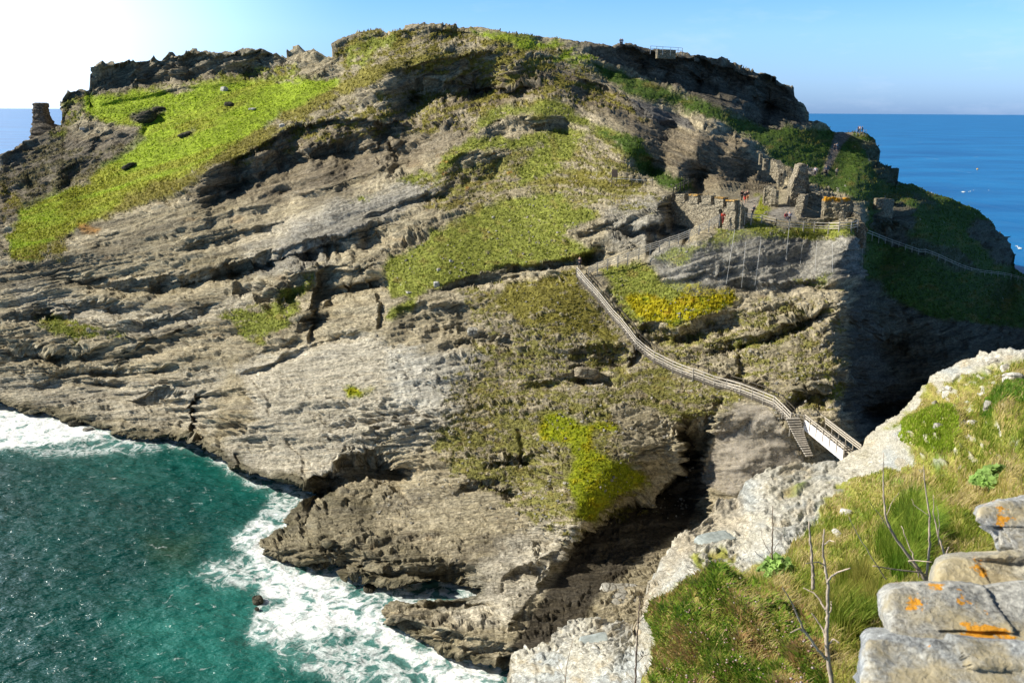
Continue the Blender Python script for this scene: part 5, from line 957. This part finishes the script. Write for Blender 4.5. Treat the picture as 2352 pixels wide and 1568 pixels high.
pillow_stone([(2006,1362),(2014,1345),(2040,1336),(2130,1330),(2250,1338),(2352,1330),(2460,1330),(2460,1490),(2030,1490),(2024,1440),(2010,1400)], 2.5, .6, lichen_stone('grey wall stone', (0.37, 0.36, 0.32), 6.6, .575), e, 3)
pillow_stone([(1964,1600),(1966,1500),(1974,1462),(1990,1444),(2060,1440),(2200,1462),(2352,1470),(2460,1480),(2460,1680),(1964,1680)], 2.25, .6, lichen_stone('near wall stone', (0.34, 0.35, 0.34), 9.2, .62), e, 4)
# blades of grass, many thousands
def blades(name, label_kind, n, pickpoly, hgt, wd, cols, seed, lean=.5, dens=None, mask=None):
    r = np.random.default_rng(seed); U, V, turf = MGRID; p = np.array(pickpoly, float); u = r.uniform(p[:, 0].min(), p[:, 0].max(), n * 3); v = r.uniform(p[:, 1].min(), p[:, 1].max(), n * 3)
    k = sdist(pickpoly, u, v) + 18 * fbm(u / 40, v / 30, seed, 3, 921) > 0; u, v = u[k][:n], v[k][:n]
    me = headland.data; nv_ = U.shape[1]; K = 8; co = np.empty(len(me.vertices) * 3, np.float32); me.vertices.foreach_get('co', co); co = co.reshape(U.shape[0] + 4, nv_ + K + 4, 3)[:-4, K:-4]
    i = np.clip(np.round((u - U[0, 0]) / (U[1, 0] - U[0, 0])).astype(int), 0, U.shape[0] - 1)
    j = np.empty(len(u), int)
    for c_ in np.unique(i): s_ = i == c_; j[s_] = np.clip(np.searchsorted(V[c_], v[s_]), 0, nv_ - 1)
    ok = (turf[i, j] * (.75 + .6 * fbm(u / 26, v / 16, 3.3, 4, 977)) > .5) if mask is None else (turf[i, j] > mask); i, j, u, v = i[ok], j[ok], u[ok], v[ok]; b = co[i, j].astype(float); m = len(i)
    d_ = b[:, 1]; b = b + r.normal(0, 1, (m, 3)) * np.array([.6, .6, .0]) * (d_ * .0012)[:, None]
    cl = fbm(u / 22, v / 16, .3, 3, 925); h = hgt * (.5 + r.random(m)) * (1 + .8 * cl) * np.clip(d_ / 9, .8, 1.7); a = r.uniform(0, 2 * np.pi, m); ln = lean * (r.random(m) + .3)
    w_ = wd * np.clip(d_ / 6, 1, 8) * (.7 + .6 * r.random(m)); ax_ = np.stack([np.cos(a), np.sin(a), np.zeros(m)], 1); bend = np.stack([-np.sin(a) , np.cos(a), np.zeros(m)], 1) * (h * ln)[:, None]; bend[:, 0] += h * .25
    up_ = np.zeros((m, 3)); up_[:, 2] = 1
    v0 = b - ax_ * w_[:, None]; v1 = b + ax_ * w_[:, None]; v2 = b + up_ * (h * .6)[:, None] + bend * .35 + ax_ * (w_ * .7)[:, None]; v3 = b + up_ * (h * .6)[:, None] + bend * .35 - ax_ * (w_ * .7)[:, None]; v4 = b + up_ * (h * .95)[:, None] + bend + ax_ * (w_ * .15)[:, None]; v5 = v4 - ax_ * (w_ * .3)[:, None]
    Vt = np.stack([v0, v1, v2, v3, v4, v5], 1).reshape(-1, 3); q = np.arange(m)[:, None] * 6; F_ = np.concatenate([q + np.array([0, 1, 2, 3]), q + np.array([3, 2, 4, 5])])
    cols = np.array(cols, float); wgt = fbm(u / 60, v / 40, seed * .7, 3, 931) * 1.3 + r.normal(0, .28, m) + .5; ci = np.clip(wgt * (len(cols) - 1), 0, len(cols) - 1.001); c0 = ci.astype(int); cc = lerp(cols[c0], cols[c0 + 1], (ci - c0)[:, None]) * (.75 + .5 * r.random(m))[:, None]
    col = np.repeat(cc, 6, 0); o = mesh_np(name, Vt, F_, M['blade'], col=col, smooth=True); return tag(o, label_kind, name.replace('_', ' '), kind='stuff')
m, nt, b = newmat('grass blade'); at = nd(nt, 'ShaderNodeAttribute', attribute_name='tint'); nt.links.new(at.outputs['Color'], b.inputs['Base Color']); b.inputs['Roughness'].default_value = .7; b.inputs['Specular IOR Level'].default_value = .2
b.inputs['Transmission Weight'].default_value = 0; tl = nd(nt, 'ShaderNodeBsdfTranslucent'); nt.links.new(at.outputs['Color'], tl.inputs[0]); mx = nd(nt, 'ShaderNodeMixShader'); mx.inputs[0].default_value = .35; nt.links.new(b.outputs[0], mx.inputs[1]); nt.links.new(tl.outputs[0], mx.inputs[2]); nt.links.new(mx.outputs[0], nt.nodes['Material Output'].inputs[0]); M['blade'] = m
G1_ = [(.15, .21, .02), (.24, .29, .035), (.33, .32, .06), (.45, .36, .13), (.52, .42, .2)]
ALL = [(1480,1640),(1500,1560),(1540,1440),(1600,1370),(1700,1340),(1760,1290),(1830,1240),(1900,1150),(1990,1100),(2100,1050),(2090,1000),(2030,985),(2130,880),(2300,825),(2600,815),(2800,820),(2800,1800),(1480,1800)]
blades('grass', 'rough green and straw coloured grass covering the headland slope', 230000, ALL, .075, .0032, G1_, 5, .9)
blades('herbs', 'dense fresh green herbs and flowers on the near mound', 85000, [(1490,1640),(1530,1480),(1570,1410),(1640,1370),(1740,1370),(1860,1430),(1900,1500),(1900,1640)], .045, .011, [(.08, .17, .012), (.15, .27, .02), (.24, .34, .035), (.34, .32, .07), (.38, .24, .10)], 6, 1.3)
blades('grass_mound', 'round cushion of bright green grass on the headland', 14000, [(2095,1040),(2085,1010),(2110,990),(2160,985),(2210,990),(2235,1015),(2225,1035),(2170,1060)], .07, .0035, [(.22, .31, .02), (.30, .41, .03), (.38, .43, .07)], 7, .7, mask=-1)
blades('grass_mound', 'green grass cushion at the right edge of the headland', 14000, [(2270,985),(2290,940),(2340,900),(2440,880),(2440,980),(2352,975),(2300,1000)], .07, .0035, [(.07, .16, .01), (.12, .24, .02), (.18, .28, .03)], 8, .7, mask=-1)
blades('long_grass', 'tall dark green tufts of grass behind the dead stems', 16000, [(2010,1290),(2040,1200),(2090,1170),(2140,1200),(2130,1280),(2060,1330)], .22, .0035, [(.09, .17, .01), (.15, .25, .02), (.26, .32, .04)], 9, .6)
blades('long_grass', 'tall yellow green grass left of the near stone wall', 20000, [(1880,1440),(1930,1330),(2000,1300),(2020,1360),(2000,1440),(1960,1480)], .22, .0035, [(.12, .19, .015), (.22, .27, .03), (.38, .34, .08)], 10, .6)
def flowers():
    r = np.random.default_rng(44); Vt = []; F_ = []; col = []; k = 0
    pts = []
    while len(pts) < 170:
        u, v = r.uniform(1500, 1900), r.uniform(1340, 1600)
        if sdist([(1510,1600),(1540,1460),(1600,1370),(1700,1350),(1860,1420),(1880,1600)], np.array([u]), np.array([v]))[0] > 0 and vn(u / 30, v / 24, .5, 77) > -.25: pts.append((u, v))
    for u, v in pts:
        g = hit(u, v, BM)
        if g is None: continue
        s_ = .008 + .009 * r.random(); z = .06 + .08 * r.random(); c = np.array(g) + [0, 0, z]; cc = (.62, .52, .46) if r.random() < .35 else (.5, .30, .24)
        for a in range(6):
            t0, t1 = a * np.pi / 3, (a + 1) * np.pi / 3; Vt += [c + [0, 0, s_ * .5], c + [np.cos(t0) * s_, np.sin(t0) * s_, 0], c + [0, 0, -s_ * .4], c + [np.cos(t1) * s_, np.sin(t1) * s_, 0]]; F_.append([k, k + 1, k + 2, k + 3]); k += 4; col += [cc] * 4
    tag(mesh_np('flowers', np.array(Vt), np.array(F_), M['blade'], col=np.array(col)), 'faded pale pink flower heads scattered over the near green mound', 'flowers', kind='stuff')
flowers()
# leafy mallow plants
def mallow(u, v, wu, hv, label, seed, nleaf=90):
    g = hit(u, v, BM); r = np.random.default_rng(seed); k = g.y / 2037; e = empty('mallow_plant', g); tag(e, label, 'plant'); W_, Hh = wu * k / 2, hv * k; Vt = []; F_ = []; col = []; n = 0; stm = MB()
    for i in range(nleaf):
        a = r.uniform(0, 2 * np.pi); rr = r.random() ** .5; x, y = W_ * rr * math.cos(a), W_ * .8 * rr * math.sin(a); z = Hh * (.25 + .75 * (1 - rr * rr) * r.random() ** .4); s_ = W_ * (.13 + .10 * r.random()); c = np.array([x, y, z])
        nrm = np.array([x / W_ * .7 + r.normal(0, .35), y / W_ * .7 + r.normal(0, .35) - .2, .9]); nrm /= np.linalg.norm(nrm); t = np.cross(nrm, [0, 1, .1]); t /= np.linalg.norm(t); b_ = np.cross(nrm, t); ring = []
        for q in range(10):
            an = 2 * np.pi * q / 10; rad = s_ * (1 + .22 * math.cos(5 * an)); ring.append(c + t * rad * math.cos(an) + b_ * rad * math.sin(an) + nrm * s_ * (.25 * math.cos(2.5 * an + i)))
        cc = np.array([.30, .46, .12]) * (.6 + .8 * r.random()); 
        for q in range(0, 10, 2): Vt += [c - nrm * s_ * .15, ring[q], ring[q + 1], ring[(q + 2) % 10]]; F_.append([n, n + 1, n + 2, n + 3]); n += 4; col += [cc] * 4
        if i % 5 == 0: stm.tube([(0, 0, -.05), (x * .5, y * .5, z * .6), (x, y, z)], [.008, .006, .004], 4)
    mesh_np('leaves', np.array(Vt), np.array(F_), M['blade'], e, col=np.array(col)); stm.build('stems', M['stem'], e)
M['stem'] = simple_mat('dead stem', (.44, .35, .26), .85, .3, 8); M['stemdark'] = simple_mat('brown twig', (.16, .11, .08), .85, .25, 8)
mallow(1785, 1326, 100, 62, 'leafy green mallow plant growing at the edge of the pale cliff', 31, 110); mallow(2284, 1118, 110, 56, 'broad bright green leafy plant in the grass right of the round mound', 32, 150)
# dead stems
def stems(name, label, Y, chains, mat='stem', Yslope=0.0):
    r = np.random.default_rng(len(chains) * 7 + int(Y * 10)); b0 = PV(*chains[0][0][0], Y); e = empty(name, b0); tag(e, label, 'dead plant')
    for ci, (pts, r0, r1) in enumerate(chains):
        p = np.array(pts, float); n = max(6, len(p) * 5); t = np.linspace(0, len(p) - 1, n); u = np.interp(t, range(len(p)), p[:, 0]); v = np.interp(t, range(len(p)), p[:, 1]); off = r.uniform(-.25, .25)
        W_ = [PV(a + (r.normal(0, .7) if 0 < i < n - 1 else 0), c_, Y + off * (i / (n - 1)) * (1 if ci else 0)) - b0 for i, (a, c_) in enumerate(zip(u, v))]
        MB().tube(W_, [.75 * (r0 + (r1 - r0) * i / (n - 1)) * (1 + .12 * math.sin(i * 2.3 + ci)) for i in range(n)], 6).build('stem' if r0 > .006 else 'twig', M[mat], e, smooth=True)
stems('dead_stems', 'tallest pale dead plant with curved side branches left of the stone wall', 5.2, [([(1914,1590),(1902,1510),(1898,1470),(1901,1424),(1901,1380),(1902,1338),(1894,1297),(1890,1260),(1893,1215)], .022, .006),([(1901,1338),(1908,1324),(1922,1314),(1953,1304)], .011, .006),([(1896,1400),(1885,1380),(1871,1362),(1845,1349)], .010, .005),([(1896,1465),(1890,1446),(1884,1434),(1864,1407)], .010, .006),([(1902,1515),(1877,1489),(1846,1445),(1830,1410),(1819,1383),(1798,1349)], .014, .004),([(1850,1452),(1835,1443),(1815,1452)], .009, .005),([(1902,1480),(1915,1466),(1928,1476)], .009, .006),([(1901,1424),(1908,1400),(1909,1380)], .007, .004),([(1894,1250),(1905,1240),(1916,1243)], .006, .003),([(1894,1297),(1878,1290),(1850,1293)], .007, .003)])
stems('dead_stems', 'single thick dead stalk left of the tallest dead plant', 6.6, [([(1867,1352),(1868,1320),(1865,1280),(1861,1240),(1858,1197)], .020, .008)])
stems('dead_stems', 'spreading brown dead plant with straight upright stems behind the stone wall', 6.4, [([(2128,1335),(2094,1283),(2049,1225),(2035,1187),(2029,1142),(2028,1090),(2029,1039)], .019, .003),([(2128,1335),(2135,1249),(2135,1184),(2123,1098),(2121,1067)], .015, .003),([(2171,1280),(2156,1232),(2145,1184),(2144,1136)], .012, .003),([(2128,1320),(2114,1314),(2056,1307),(2005,1299)], .010, .006),([(2035,1330),(2029,1321),(1974,1235),(1950,1187)], .007, .003),([(2110,1325),(2095,1270),(2070,1207)], .008, .004),([(2049,1225),(2020,1180),(1995,1150)], .005, .002),([(2035,1187),(2050,1150),(2065,1130)], .004, .002),([(2110,1310),(2085,1288),(2100,1286),(2140,1290)], .008, .004),([(2135,1184),(2100,1160),(2094,1145)], .004, .002),([(2156,1250),(2158,1200),(2152,1160)], .005, .002),([(2171,1278),(2178,1260),(2180,1255)], .008, .006)])
stems('dead_stems', 'thin upright twig rising from the leafy mallow at the cliff edge', 11.0, [([(1774,1285),(1774,1240),(1775,1200),(1775,1161)], .014, .006),([(1774,1275),(1760,1255),(1750,1235),(1748,1215)], .006, .003),([(1774,1270),(1785,1250),(1800,1225)], .006, .003),([(1765,1290),(1740,1272),(1733,1264)], .006, .003)], 'stemdark')
stems('dead_stems', 'tall thin brown twig standing against the pale cliff near the bottom edge', 7.5, [([(1459,1620),(1460,1540),(1463,1470),(1466,1420),(1470,1385),(1468,1368)], .013, .005),([(1463,1520),(1480,1505),(1494,1500)], .005, .003),([(1466,1430),(1475,1420),(1480,1415)], .005, .003)], 'stemdark')
stems('dead_stems', 'pale leaning twig at the bottom left of the cliff edge', 8.5, [([(1290,1620),(1298,1560),(1305,1510),(1316,1470)], .010, .004),([(1298,1555),(1284,1530),(1272,1512)], .004, .002),([(1310,1600),(1312,1570),(1308,1550)], .005, .003)])
cam.data.dof.use_dof = True; cam.data.dof.focus_distance = 60; cam.data.dof.aperture_fstop = 7.0
